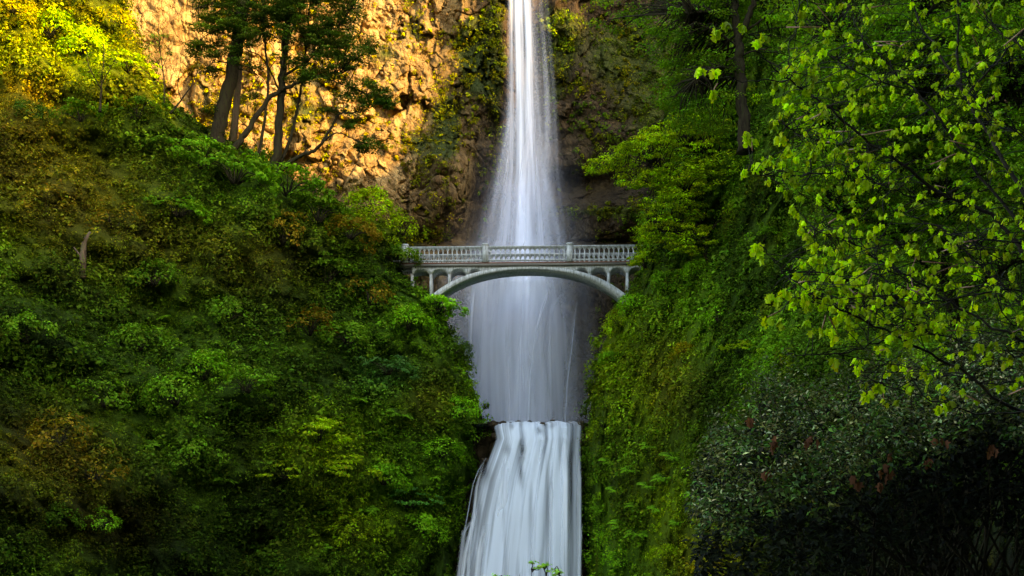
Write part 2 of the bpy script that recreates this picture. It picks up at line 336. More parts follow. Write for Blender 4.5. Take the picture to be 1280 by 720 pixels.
def build_mass(name, f, sil, side, tintf, nx=360, ny=300):
    py = np.linspace(-250 if side < 0 else -90, 950, ny)[:, None] + np.zeros((1, nx)); u = np.linspace(0, 1, nx)[None, :] + 0 * py
    s = sil(py)
    px = lerp(-520, s, u ** .65) if side < 0 else lerp(2000, s, u ** .55)
    P = f(px, py); T = tintf(px, py, P)
    # the flank goes on backwards from the edge seen in the photograph
    E = P[:, -1:]; back = []
    for k, dy in enumerate((2, 5, 10, 18, 28, 40)):
        Q = E.copy(); Q[..., 1] += dy; Q[..., 0] = E[..., 0] / E[..., 1] * Q[..., 1] + side * .12 * dy; Q[..., 2] = E[..., 2] + .05 * dy; back.append(Q + fbm(Q * .2, 3)[..., None] * np.array([side * .8, 0, .5]))
    P = np.concatenate([P] + back, 1); T = np.concatenate([T] + [T[:, -1:]] * 6, 1)
    # the crest rounds off and runs back
    top = P[:1].copy(); tops = [top + np.array([0, d, d * (.12 if side < 0 else -.04)]) for d in (70, 35, 14, 5)]
    P = np.concatenate(tops + [P], 0); T = np.concatenate([T[:1]] * 4 + [T], 0)
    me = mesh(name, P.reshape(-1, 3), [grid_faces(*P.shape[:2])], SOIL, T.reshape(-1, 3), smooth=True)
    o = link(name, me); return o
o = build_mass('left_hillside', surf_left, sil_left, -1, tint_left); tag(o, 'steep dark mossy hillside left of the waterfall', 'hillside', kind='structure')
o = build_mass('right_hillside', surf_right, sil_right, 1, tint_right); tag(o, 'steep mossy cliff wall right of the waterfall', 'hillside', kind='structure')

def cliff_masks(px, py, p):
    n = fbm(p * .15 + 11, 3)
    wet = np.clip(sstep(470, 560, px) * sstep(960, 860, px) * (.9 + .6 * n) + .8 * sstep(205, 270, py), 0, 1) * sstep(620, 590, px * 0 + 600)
    wet = np.clip(np.maximum(wet, sstep(560, 600, px)), 0, 1)  # wet rock by the fall; also darkens the cliff's whole right side and foot
    moss = .22 + .35 * n
    for (x, y, rx, ry, w) in ((590, 60, 22, 45, .5), (480, 70, 25, 18, .4), (555, 140, 25, 25, .4), (530, 200, 30, 30, .25), (700, 40, 22, 28, .5), (800, 90, 80, 90, .38), (560, 180, 18, 25, .3), (760, 265, 60, 8, .6),
                              (620, 60, 14, 120, .35), (690, 110, 14, 40, .4), (300, 140, 80, 50, .3), (500, 300, 60, 20, .5), (770, 420, 35, 90, .35), (600, 60, 30, 60, .25), (440, 60, 30, 60, .14), (520, 40, 30, 40, .25), (470, 120, 25, 30, .2), (380, 150, 30, 30, .2), (505, 175, 25, 20, .25)):
        moss = moss + w * np.exp(-((px - x) / rx) ** 2 - ((py - y) / ry) ** 2)
    moss = moss - .45 * np.exp(-((px - 650) / 70) ** 2) * sstep(250, 330, py) - .5 * np.exp(-((px - 185) / 60) ** 2 - ((py - 20) / 70) ** 2)
    return wet, moss
def build_cliff():
    nx, ny = 860, 600
    py = np.interp(np.linspace(0, 1, ny), [0, .08, .72, .9, 1], [-420, -30, 320, 560, 905])[:, None] + np.zeros((1, nx)); px = np.interp(np.linspace(0, 1, nx), [0, .06, .78, .94, 1], [-200, 130, 760, 980, 1500])[None, :] + 0 * py
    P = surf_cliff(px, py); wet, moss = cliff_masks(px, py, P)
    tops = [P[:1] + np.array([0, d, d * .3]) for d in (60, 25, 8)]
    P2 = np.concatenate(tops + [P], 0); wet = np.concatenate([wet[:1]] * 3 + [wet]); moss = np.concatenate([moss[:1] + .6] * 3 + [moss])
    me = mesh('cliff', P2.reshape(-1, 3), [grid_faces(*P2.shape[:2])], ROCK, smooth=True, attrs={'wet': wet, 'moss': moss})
    return tag(link('cliff', me), 'tall rock cliff behind the bridge, golden where the sun reaches', 'cliff', kind='structure')
build_cliff()

# lower rock step, pool on it, ground and creek
LIPZ = (HOR - 528) / F * 99.3
def build_step():
    nx, ny = 90, 130; py = np.linspace(529, 960, ny)[:, None] + np.zeros((1, nx)); px = np.linspace(520, 800, nx)[None, :] + 0 * py
    Y = 101.6 - 2.0 * sstep(529, 900, py) + 0 * px; p = W(px, py, Y); a, g, v = cells(p * np.array([.5, .4, .35])); Y = Y - 1.1 * (v - .5) - .8 * fbm(p * .4, 4) + 1.2 * sstep(726, 740, px)
    P = W(px, py, Y); top = [P[:1] + np.array([0, d, .03 * d]) for d in (16, 6, 1.5)]; top = [t * np.array([1, 1, 0]) + np.array([0, 0, LIPZ - .35]) for t in top]
    P = np.concatenate(top + [P]); n = P.shape[0] * P.shape[1]
    me = mesh('rock_step', P.reshape(-1, 3), [grid_faces(*P.shape[:2])], ROCK, smooth=True, attrs={'wet': np.ones(n), 'moss': np.full(n, .12)})
    tag(link('rock_step', me), 'wet dark rock step behind the lower fall', 'rock', kind='structure')
build_step()
def plane(name, x0, x1, y0, y1, z, n, amp, mat, mx=1):
    x = np.linspace(x0, x1, n); y = np.linspace(y0, y1, n); X, Yg = np.meshgrid(x, y); P = np.stack([X, Yg, X * 0], -1); P[..., 2] = z + amp * fbm(P * mx, 3)
    return link(name, mesh(name, P.reshape(-1, 3), [grid_faces(n, n)], mat, smooth=True))
tag(plane('pool', -6.5, 8, 99.2, 119, LIPZ - .12, 60, .06, POOL, .8), 'shallow pool on the rock shelf between the two falls', 'water', kind='structure')
g = plane('ground', -900, 900, -700, 1100, GROUND, 150, .0, GROUNDM); tag(g, 'dark forest floor at the foot of the hillsides', 'ground', kind='structure')
tag(plane('creek', -9, 9, 20, 98, GROUND + .12, 60, .05, POOL, .8), 'creek running from the foot of the lower fall', 'water', kind='structure')

# ------------------------------------------------------------------ sun, sky and an unseen ridge shaped to cast the gorge shadow
AZ, EL = math.radians(50), math.radians(17)
SD = np.array([math.sin(AZ) * math.cos(EL), -math.cos(AZ) * math.cos(EL), math.sin(EL)])   # towards the sun
def ridge():
    su = np.array([math.cos(AZ), math.sin(AZ)]); sd = np.array([math.sin(AZ), -math.cos(AZ)]); S0 = 26.0
    ctl = [(-150, 70, 88), (0, 90, 86), (40, 128, 87), (80, 146, 87), (130, 142, 90), (190, 136, 93), (228, 165, 94), (262, -120, 98), (300, -190, 97), (420, -190, 97), (495, -150, 98),
           (150, 120, 119), (200, 130, 119), (260, 200, 119.5), (400, 255, 120), (440, 248, 120), (480, 212, 121), (515, 165, 122), (540, 135, 122.5), (568, 90, 123), (588, 30, 123), (602, -30, 124), (630, -40, 124), (640, 50, 122), (652, 130, 122), (668, 135, 124), (690, 90, 126), (712, 60, 126), (735, 25, 126), (755, -60, 126), (900, -200, 124)]
    u, h = [], []
    for px, py, Y in ctl:
        f_ = surf_left if Y < 94.5 else None; Y = Y if Y < 110 else 126.3 - 7 * float(sstep(560, 150, px))
        p = f_(np.array([float(px)]), np.array([float(py)]))[0] if f_ else W(px, py, Y)
        s = p[:2] @ sd; u.append(p[:2] @ su); h.append(p[2] + (S0 - s) * math.tan(EL))
    k = np.argsort(u); u = np.array(u)[k]; h = np.array(h)[k]
    U = np.linspace(-60, 190, 1400); Hc = np.interp(U, u, h)
    Hc = Hc + .9 * fbm(np.stack([U * .9, U * 0, U * 0], -1), 4) + .5 * fbm(np.stack([U * 3.3, U * 0 + 5, U * 0], -1), 3)
    base = np.interp(U, [-60, 20, 45], [.72, .8, 1]); Hc = Hc * base
    rows = []
    for ds, dz in ((-9, -999), (-5, -30), (-2, -9), (-.6, -2.2), (0, 0), (2, -2), (12, -10), (30, -30), (70, -999)):
        z = np.maximum(Hc + dz, GROUND - 1) if dz > -900 else np.full_like(Hc, GROUND - 1)
        xy = su[None] * U[:, None] + sd[None] * (S0 + ds); rows.append(np.concatenate([xy, z[:, None]], 1))
    P = np.stack(rows); P = P + (fbm(P * .12, 3)[..., None] * 1.5) * np.array([sd[0], sd[1], 0]) * (np.arange(9) != 4)[:, None, None]
    me = mesh('ridge', P.reshape(-1, 3), [grid_faces(*P.shape[:2])], SOIL, np.tile(MD * .7, (P.shape[0] * P.shape[1], 1)), smooth=True)
    tag(link('ridge', me), 'unseen ridge shaped to cast the shadow over the gorge, west of the falls', 'hill', kind='structure')
ridge()
w = bpy.data.worlds.new('World'); scene.world = w; w.use_nodes = True; nt = w.node_tree
sky = nt.nodes.new('ShaderNodeTexSky'); sky.sky_type = 'NISHITA'; sky.sun_disc = False; sky.sun_elevation = EL; sky.sun_rotation = PI - AZ
sky.air_density = 1.0; sky.dust_density = 1.5
nt.links.new(sky.outputs[0], nt.nodes['Background'].inputs[0]); nt.nodes['Background'].inputs[1].default_value = .15
sl = bpy.data.lights.new('sun', 'SUN'); sl.energy = 2.2; sl.angle = math.radians(.5); sl.color = (1, .68, .30)
so = bpy.data.objects.new('sun', sl); COL.objects.link(so); so.rotation_euler = Vector(SD).to_track_quat('Z', 'Y').to_euler()

# ------------------------------------------------------------------ plant cover (nobody could count it)
def inside(px, py, side): return (px < sil_left(py) + 3) if side < 0 else (px > sil_right(py) - 3)
def cover(name, f, tintf, n, x0, x1, y0, y1, side, label, R=(.25, 1.0), k=26, L=.19, seed=1, keep=None, mat=None, cat='undergrowth'):
    rs = np.random.RandomState(seed); px = rs.uniform(x0, x1, n); py = rs.uniform(y0, y1, n)
    m = inside(px, py, side) if side else np.ones(n, bool)
    if keep is not None: m &= keep(px, py, rs)
    px, py = px[m], py[m]; P = f(px, py); Nn = surface_normals(f, px, py, 6.0)
    d = P[:, 1] / 100; big = rs.rand(len(px)) ** 2
    Rr = lerp(R[0], R[1], big) * (.45 + .55 * d); T = tintf(px, py, P) * (1 + .5 * rs.randn(len(px), 1)).clip(.35, 2.4)
    pat = fbm(P * .28 + 33, 3); mossy = sstep(.02, -.30, pat) * .85
    Rr = Rr * (1 - .55 * mossy); C = P + Nn * Rr[:, None] * (.45 - .3 * mossy)[:, None]
    T = lerp(T, T * np.array([1.1, 1.0, .8]), mossy[:, None])
    Ls = L * (.3 + .7 * d) * (.55 + .9 * rs.rand(len(px)) ** 1.5) * (1 - .45 * mossy) * (1.15 + .8 * np.clip(pat, 0, .5))
    v, fc, t = clump_leaves(C, Nn, Rr, k, Ls, T, rs)
    me = mesh(name, v, [fc], mat or LEAF, t); o = link(name, me); tag(o, label, cat, kind='stuff'); return o
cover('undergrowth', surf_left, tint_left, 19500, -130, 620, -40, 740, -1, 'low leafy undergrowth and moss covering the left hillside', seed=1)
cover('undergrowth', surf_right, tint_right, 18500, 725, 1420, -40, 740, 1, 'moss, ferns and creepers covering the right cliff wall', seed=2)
def keep_cliff(px, py, rs):
    _, moss = cliff_masks(px, py, surf_cliff(px, py)); return (moss + rs.rand(len(px)) * .5 > .66) & ~((px > 560) & (px < 735) & (py > 300)) & ~((px > 632) & (px < 672))
def tint_cliff(px, py, p): return blend_regions(px, py, lerp(MD * .8, YL * .5, np.clip(.4 + 1.5 * fbm(p * .3, 3)[..., None], 0, 1)), [(700, 40, 40, 40, YG, .7), (590, 50, 40, 50, YG * .8, .7), (430, 90, 160, 150, YL * 1.3, .9), (250, 90, 100, 120, YL * 1.3, .9)])  # gold entries paint sunlight into the moss on the lit cliff
cover('cliff_moss', surf_cliff, tint_cliff, 15000, 130, 960, -30, 520, 0, 'moss and small plants growing on the rock cliff', R=(.15, .6), k=16, L=.16, seed=3, keep=keep_cliff, cat='moss')
#@@A
# ------------------------------------------------------------------ falling water
HOLES = [(653, 562, 5, 14, .85), (651, 592, 4.5, 20, .8), (674, 538, 5, 5, .7), (634, 562, 5, 9, .6), (606, 590, 7, 14, .6), (700, 560, 3, 40, .5), (684, 620, 3, 60, .5), (664, 650, 3.5, 60, .5), (640, 533, 4, 4, .6), (598, 640, 5, 30, .5), (714, 600, 2.5, 70, .5), (630, 660, 2.5, 70, .4), (690, 533, 4, 3.5, .5)]
def fall_sheet(rows, nx, mat, seed, fold=.25, fs=7, soft=.8, bulge=.6, cut=.9, skew=1.0, lip=0, holes=False):
    """rows: (py, Y, left px, right px, body) from top to bottom; returns world V, faces, attrs"""
    r = np.array(rows, float); n = 170; py = np.linspace(r[0, 0], r[-1, 0], n)
    Y = np.interp(py, r[:, 0], r[:, 1]); a = np.interp(py, r[:, 0], r[:, 2]); b = np.interp(py, r[:, 0], r[:, 3]); bd = np.interp(py, r[:, 0], r[:, 4])
    u = np.linspace(0, 1, nx)[None, :]; px = a[:, None] + (b - a)[:, None] * u
    wob = fbm(np.stack([u * fs + 0 * px, py[:, None] * .004 + 0 * px, px * 0 + seed], -1), 2)
    wob2 = fbm(np.stack([u * fs * 2.2 + 0 * px, py[:, None] * .006 + 0 * px, px * 0 + seed + 7], -1), 3)
    Yg = Y[:, None] - bulge * np.sin(PI * u) ** .7 - fold * 1.6 * wob
    for hx, hy, sx_, sy_, w_ in HOLES:
        body_k = np.exp(-((px - hx - .02 * (py[:, None] - hy)) / sx_) ** 2 - ((py[:, None] - hy) / sy_) ** 2) * w_ if holes else 0
        cutk = body_k if hx == HOLES[0][0] else 1 - (1 - cutk) * (1 - body_k)
    P = W(px, py[:, None] + 0 * px, Yg)
    if lip: P[..., 2] += lip * sstep(575, 528, py)[:, None] * fbm(np.stack([u * 7 + 0 * px, py[:, None] * .03 + 0 * px, px * 0 + seed], -1), 3)
    edge = np.clip(np.sin(PI * u ** skew), 0, 1) ** soft; body = np.clip(bd[:, None] * edge * (1 + cut * (wob + .8 * wob2)), 0, 1) * (1 - cutk)
    return P, {'across': (u + 0 * px), 'down': (py[:, None] * .01 + 0 * px), 'body': body}
def water_part(name, sheets, mat, parent):
    o = 0; V = []; Fc = []; A = {'across': [], 'down': [], 'body': []}
    for P, at in sheets:
        V.append(P.reshape(-1, 3)); Fc.append(grid_faces(*P.shape[:2]) + o); o += P.shape[0] * P.shape[1]
        for k in A: A[k].append(at[k].ravel())
    return link(name, mesh(name, np.concatenate(V), [np.concatenate(Fc)], mat, smooth=True, attrs={k: np.concatenate(v) for k, v in A.items()}), parent)
M_CORE = mat_falls('falling_water', 9, .10, .25, .7, gain=1.5)
M_VEIL = mat_falls('falling_spray', 11, .12, .38, .66, gain=1.0)
M_MIST = mat_falls('fine_mist', 3, .05, .1, .9, (.80, .83, .95), gain=.42)
M_LOW = mat_falls('cascade_water', 13, .16, .38, .58, (.86, .92, 1.0), gain=1.5, base=.33)
M_STR = mat_falls('cascade_strand', 6, .2, .30, .60, (.92, .95, 1.0), gain=1.1)
up = tag(empty('upper_waterfall', W(655, 528, 112)), 'tall silky waterfall dropping behind the arched bridge', 'waterfall', kind='structure')
UW = [(-420, 123.3), (180, 122.6), (250, 120.5), (300, 116.5), (345, 111.3), (540, 110.3)]
def Yu(py): return float(np.interp(py, [a for a, _ in UW], [b for _, b in UW]))
def L(rows): return [(py, Yu(py) + dy, a, b, bd) for py, dy, a, b, bd in rows]
core = [fall_sheet(L([(-420, 0, 634, 668, 1), (0, 0, 634, 669, .95), (130, 0, 633, 676, .85), (220, 0, 629, 684, .72), (300, 0, 618, 692, .64), (345, 0, 602, 698, .64), (420, 0, 588, 702, .68), (540, 0, 580, 704, .72)]), 60, M_CORE, 1.5, .2, 4, 1.2, cut=1.1, skew=.85)]
veil = [fall_sheet(L([(-420, .5, 626, 690, .35), (0, .5, 631, 690, .22), (120, .5, 628, 702, .3), (220, .5, 614, 710, .36), (300, .5, 588, 724, .38), (350, .5, 545, 742, .5), (430, .5, 540, 748, .6), (545, .5, 545, 752, .62)]), 90, M_VEIL, 8.2, .2, 6, .9, cut=.8, skew=.8),
        fall_sheet(L([(60, -.9, 636, 690, 0), (150, -.9, 626, 700, .3), (230, -.9, 606, 704, .36), (300, -.9, 596, 716, .36), (350, -.9, 566, 716, .4), (430, -.9, 556, 716, .46), (545, -.9, 552, 730, .5)]), 90, M_VEIL, 3.7, .25, 5, 1.1, skew=.85)]
mist = [fall_sheet(L([(250, -1.6, 560, 745, 0), (330, -1.8, 545, 755, .32), (430, -2.2, 535, 765, .42), (500, -2.6, 535, 775, .5), (545, -2.8, 530, 775, .55)]), 60, M_MIST, 5.5, .1, 2, 1.0, cut=.5, skew=.9), fall_sheet(L([(150, -1.2, 600, 725, 0), (230, -1.2, 585, 735, .26), (320, -1.4, 570, 745, .3), (380, -1.6, 560, 750, 0)]), 60, M_MIST, 2.2, .1, 2, 1.2, cut=.4, skew=.9)]
water_part('mist', mist, M_MIST, up)
water_part('main_stream', core, M_CORE, up).matrix_parent_inverse = up.matrix_world.inverted()
water_part('spray_veil', veil, M_VEIL, up)
thin = []
for k, (pts, wd, bd) in enumerate([([(686, 350), (683, 372), (676, 392), (668, 420), (662, 470), (660, 540)], 9, .75), ([(700, 372), (690, 384), (686, 410), (688, 470), (688, 540)], 7, .6), ([(722, 378), (718, 400), (714, 440), (709, 480), (706, 540)], 5, .5),
                                   ([(594, 352), (590, 385), (588, 420), (590, 540)], 10, .6), ([(612, 352), (606, 400), (602, 460), (602, 540)], 13, .5), ([(634, 350), (634, 430), (636, 540)], 20, .55), ([(612, 290), (609, 310), (607, 340)], 5, .5), ([(585, 300), (582, 320), (580, 336)], 4, .4), ([(676, 200), (688, 250), (700, 300), (706, 345)], 14, .35), ([(652, 350), (650, 430), (648, 540)], 14, .5)]):
    pts = np.array(pts, float); bd = bd * .5; thin.append(fall_sheet([(y, Yu(y) - 1.6, x - wd / 2, x + wd / 2, bd * (.3 if i == 0 else 1)) for i, (x, y) in enumerate(pts)], 10, M_VEIL, k * 3.1, .05, 3, 1.6, .3))
water_part('side_strand', thin, M_CORE, up)
for c in up.children: c.matrix_parent_inverse.identity(); c.location = -up.location
low = tag(empty('lower_waterfall', W(650, 885, 96)), 'broad white lower waterfall pouring over the rock lip', 'waterfall', kind='structure')
def lowrows(dl, dr, dy, bd):
    R_ = [(527.2, 101.5, 624, 719, .75), (528, 99.6, 617, 727, .9), (534, 98.9, 617, 728, .95), (548, 98.4, 620, 727, .97), (575, 98.0, 610, 725, .97), (600, 97.7, 600, 725, .93), (640, 97.3, 590, 725, .9), (700, 96.9, 580, 726, .88), (740, 96.7, 575, 726, .88), (890, 96, 566, 728, .9)]
    return [(a, b + dy, c + dl, d + dr, e * bd) for a, b, c, d, e in R_]
main = [fall_sheet(lowrows(0, 0, 0, 1), 150, M_LOW, 4.4, .2, 6, .42, .9, 1.3, lip=.2, holes=True), fall_sheet(lowrows(4, -5, .75, .8), 130, M_LOW, 14.1, .3, 5, .8, .8, 1.4, lip=.3, holes=True)]
o = water_part('main_curtain', main, M_LOW, low)
st = []
for k, (pts, wd, bd) in enumerate([([(608, 572), (598, 588), (591, 606), (585, 640), (578, 680), (574, 730), (570, 890)], 3, .45), ([(604, 580), (596, 610), (592, 650), (586, 700), (582, 890)], 8, .6), ([(598, 630), (590, 660), (582, 690), (578, 720), (576, 890)], 9, .9), ([(590, 650), (580, 665), (577, 690), (572, 730), (568, 890)], 8, .8), ([(607, 655), (600, 690), (596, 730), (592, 890)], 16, .9),
                                   ([(728, 655), (727, 668), (725, 700), (724, 890)], 4, .6), ([(722, 545), (724, 600), (724, 720), (724, 890)], 8, .9), ([(704, 535), (706, 600), (706, 720), (706, 890)], 15, .9), ([(634, 560), (628, 620), (624, 720), (622, 890)], 20, .95), ([(676, 550), (672, 620), (664, 720), (662, 890)], 16, .9), ([(655, 590), (650, 650), (648, 720), (646, 890)], 9, .7), ([(690, 560), (689, 620), (688, 720), (688, 890)], 9, .8)]):
    bd = bd * .75; st.append(fall_sheet([(y, np.interp(y, [527, 560, 600, 720, 890], [98.3, 97.6, 97.0, 96.2, 95.3]), x - wd / 2, x + wd / 2, bd * (.2 if i == 0 else 1)) for i, (x, y) in enumerate(pts)], 12, M_STR, k * 2.3, .08, 2, 1.3, .25))
water_part('strand', st, M_STR, low)
for c in low.children: c.location = -low.location

# rocks on the lip of the lower fall
def rock(name, c, r, seed, mat=ROCK, wet=1, moss=.1, sc=(1, 1, .7)):
    n, m = 16, 12; th = np.linspace(0, 2 * PI, n, endpoint=False)[None]; ph = np.linspace(.02, PI - .02, m)[:, None]
    d = np.stack([np.sin(ph) * np.cos(th), np.sin(ph) * np.sin(th), np.cos(ph) + 0 * th], -1)
    a, g, v = cells(d * 1.1 + seed * 3.3); P = d * (1 + .5 * (v - .5) + .35 * fbm(d * 1.5 + seed, 3))[..., None] * r * np.array(sc)
    i = np.arange(m * n).reshape(m, n); j = np.roll(i, -1, 1); q = np.stack([i[:-1], i[1:], j[1:], j[:-1]], -1).reshape(-1, 4)
    me = mesh(name, P.reshape(-1, 3), [q], mat, smooth=False, attrs={'wet': np.full(m * n, wet), 'moss': np.full(m * n, moss)})
    o = link(name, me); o.location = Vector(c); return o
for k, (px, py, Y, r, lab) in enumerate([(617, 530.5, 99.4, .4, 'wet brown rock at the left end of the waterfall lip'), (628, 529.5, 99.2, .26, 'small wet rock beside the left lip rock, water round it'), (619, 545, 98.9, .3, 'dark rock under the left end of the lip, water parting over it'), (648, 527.5, 100.4, .2, 'small brown stone breaking the middle of the lip'),
                                          (727, 534, 99.6, .5, 'dark rock at the right end of the waterfall lip'), (730, 550, 99.3, .55, 'black wet rock under the right end of the lip'), (662, 527.5, 100.2, .17, 'tiny brown stone right of the middle of the lip'), (691, 527, 100.4, .2, 'small flat stone on the right half of the lip'), (636, 531, 99.0, .24, 'dark knob of rock poking through the water left of the lip middle'), (678, 530, 99.1, .2, 'dark knob of rock poking through the water right of the lip middle'), (652, 575, 97.9, .3, 'dark wet rock part way down the lower fall, water splitting round it'), (607, 578, 98.4, .4, 'dark wet rock at the left edge of the lower fall, below the lip')]):
    tag(rock('lip_rock', W(px, py, Y), r, k + 1), lab, 'rock', 'rocks on the lip of the lower fall')

# ------------------------------------------------------------------ the arched footbridge
B0 = W(660, 337, 102.0); br = empty('arched_footbridge', B0); br.rotation_euler.z = math.radians(-1.6)
tag(br, 'pale concrete arched footbridge with a balustrade crossing in front of the waterfall', 'footbridge')
SC = 17.4
def ext(x): return -(.0245 * x * x + .00036 * x ** 4)
def itr(x): return ext(x) - .22 - .0065 * x * x
def part(name, mb, mat, smooth=False):
    me = mb.mesh(name, mat, smooth); recalc(me); return link(name, me, br)
m = MB(); m.box(-9.8, 9.9, -.98, .98, .02, .17); part('deck', m, DECKM)
m = MB(); m.box(-9.8, 9.9, -1.0, -.80, .172, .26); m.box(-9.8, 9.9, .80, 1.0, .172, .26); part('deck_kerb', m, RUST)
xs = np.linspace(-8.3, 8.3, 90); m = MB(); m.strip(xs, itr(xs), np.minimum(ext(xs), .018), -.85, .85); part('arch', m, CONC)
cols = [-8.35, -7.0, -5.66, -4.33, -3.25]; colsR = [3.35, 4.47, 5.82, 7.16, 8.5]
for C_ in (cols, colsR):
    for k in range(4):
        a, b = C_[k], C_[k + 1]; x = np.linspace(a, b, 22); t = (x - (a + b) / 2) / ((b - a) / 2 - .1)
        inner = 1 - np.clip(np.abs(t), 0, 1) ** 2.2; zb = -.52 + .38 * np.sqrt(np.clip(inner, 0, 1)); zb = np.maximum(zb, ext(x) - .03)
        zt = np.full_like(x, .018); zb = np.minimum(zb, zt - .01)
        m = MB(); m.strip(x + 0, zb, zt, -.80, .80); part('arcade', m, CONC)
for x in cols[1:4] + colsR[1:4] + [-8.35, 8.5]:
    m = MB(); m.box(x - .095, x + .095, -.79, .79, ext(x) - .1, -.45 if abs(x) > 5 else -.3); part('column', m, CONC)
x = np.linspace(-3.28, 3.38, 50); m = MB(); m.strip(x, ext(x) - .03, np.full_like(x, .016), -.78, .78); part('spandrel_wall', m, CONC)
posts = [-8.82, -3.05, 3.0, 9.0]
for side in (-1, 1):
    y0 = side * .9
    m = MB(); m.box(-9.8, 9.9, y0 - .10, y0 + .10, 1.27, 1.34); m.box(-9.8, 9.9, y0 - .14, y0 + .14, 1.343, 1.42, .02, .03); part('top_rail', m, CONC)
    m = MB(); m.box(-9.8, 9.9, y0 - .075, y0 + .075, .36, .46); part('bottom_rail', m, CONC)
    for x in posts:
        m = MB(); m.box(x - .21, x + .21, y0 - .19, y0 + .19, .262, 1.46); p_ = part('post', m, CONC)
        m = MB(); m.box(x - .26, x + .26, y0 - .24, y0 + .24, 1.463, 1.54); m.box(x - .24, x + .24, y0 - .22, y0 + .22, 1.542, 1.62, .08, .08)
        c_ = m.mesh('post_cap', CONC); recalc(c_); link('post_cap', c_, p_)
    proto = None
    for a, b in zip(posts[:-1], posts[1:]):
        n = int(round((b - a - .42) / .345)); 
        for k in range(n):
            x = a + .21 + (b - a - .42) * (k + .5) / n
            if proto is None:
                m = MB(); m.box(-.066, .066, -.06, .06, .262, .34, .01); m.box(-.044, .044, -.045, .045, .34, 1.10, .004, .003); m.box(-.040, .040, -.045, .045, 1.10, 1.19, -.05); m.box(-.090, .090, -.055, .055, 1.19, 1.268, -.06)
                proto = m.mesh('baluster', CONC); recalc(proto)
            ob = link('baluster', proto, br); ob.location = (x, y0, 0)

# ------------------------------------------------------------------ trees
def rel(P, base): return np.asarray(P) - base
def make_tree(name, label, base, stems, pads, leafcol, k=60, L=.18, R=(.5, 1.0), bark=BARK, flat=.35, seed=1, group=None, mat=None, jit=.3, conn=True, up=.7, cat='tree', nbr=5, twigr=.02, width=.55):
    """stems: list of (list of (px,py,Y), r0, r1); the first is the trunk. pads: (px,py,rx,ry,Y,dY,count)"""
    rs = np.random.RandomState(seed); base = np.asarray(base, float)
    root = empty(name, base); tag(root, label, cat, group)
    allpts = []
    for i, (pl, r0, r1) in enumerate(stems):
        pts = smooth_path(np.array([W(*p) for p in pl]), 7); pts[1:-1] += rs.randn(len(pts) - 2, 3) * min(.05, r0 * .2)
        rad = np.linspace(0, 1, len(pts)) ** .8 * (r1 - r0) + r0
        if i == 0: rad[0] *= 1.35
        m = MB(); m.tube(rel(pts, base), rad, 10 if r0 > .15 else 6); link('trunk' if i == 0 else 'branch', m.mesh('trunk' if i == 0 else 'branch', bark, True), root)
        allpts.append(pts[len(pts) // 3:])
    AP = np.concatenate(allpts); C = []
    for px, py, rx, ry, Y, dY, n in pads:
        a = rs.rand(n) * 2 * PI; r = np.sqrt(rs.rand(n)); C.append(W(px + rx * r * np.cos(a), py + ry * r * np.sin(a), Y + dY * rs.uniform(-1, 1, n)))
    C = np.concatenate(C)
    if conn:
        m = MB()
        for c in C:
            d = np.linalg.norm((AP - c) * np.array([1, .6, 1.2]), axis=1); q = AP[np.argmin(d + rs.rand(len(d)) * .8)]
            if np.linalg.norm(q - c) > 9: continue
            mid = lerp(q, c, .55) + np.array([0, 0, .08 * np.linalg.norm(q - c)]) + rs.randn(3) * .12 * np.linalg.norm(q - c) ** .5
            p = smooth_path([q, mid, c], 3); m.tube(rel(p, base), np.linspace(twigr * (1 + .4 * np.linalg.norm(q - c)), twigr * .4, len(p)), 4)
        link('twigs', m.mesh('twigs', bark, True), root)
    Rr = rs.uniform(R[0], R[1], len(C)); T = np.asarray(leafcol)[None] * (1 + .28 * rs.randn(len(C), 1)).clip(.5, 1.7) * (1 + .08 * rs.randn(len(C), 3))
    v, fc, t = clump_leaves(C, np.tile([0, -.25, 1.0], (len(C), 1)), Rr, k, L, T, rs, flat=flat, up=up, jit=jit, width=width)
    link('crown', mesh('crown', rel(v, base), [fc], mat or LEAF, t), root); return root
DARKLEAF = np.array((.045, .082, .008))
make_tree('tall_tree', 'tall dark tree with the thickest trunk, standing on the left ridge against the sunlit cliff', W(275, 176, 98.6),
          [([(270, 182, 98.6), (278, 140, 98.6), (289, 95, 98.6), (299, 40, 98.5), (306, -30, 98.5), (312, -150, 98.5)], .54, .36),
           ([(300, 50, 98.5), (270, 40, 98), (245, 52, 97.5)], .06, .02), ([(294, 80, 98.5), (268, 78, 98), (248, 92, 97.5)], .06, .02), ([(302, 20, 98.5), (268, 5, 98), (240, 12, 97.5)], .06, .02), ([(296, 85, 98.5), (318, 92, 98), (330, 100, 97.5)], .05, .02)],
          [(272, 30, 34, 14, 98, 2, 34), (262, 62, 28, 12, 98, 2, 26), (300, 30, 30, 30, 98, 2.5, 40), (255, 90, 20, 6, 98, 1.5, 8), (275, 5, 42, 16, 98, 2.5, 30), (300, -60, 70, 50, 98, 3.5, 70), (300, 60, 16, 22, 97, 1.5, 14), (316, 118, 10, 5, 98, 1, 3), (262, 138, 8, 4, 98, .5, 2), (305, 20, 30, 20, 97.5, 2, 22)], DARKLEAF, 80, .17, (.45, .85), seed=11)
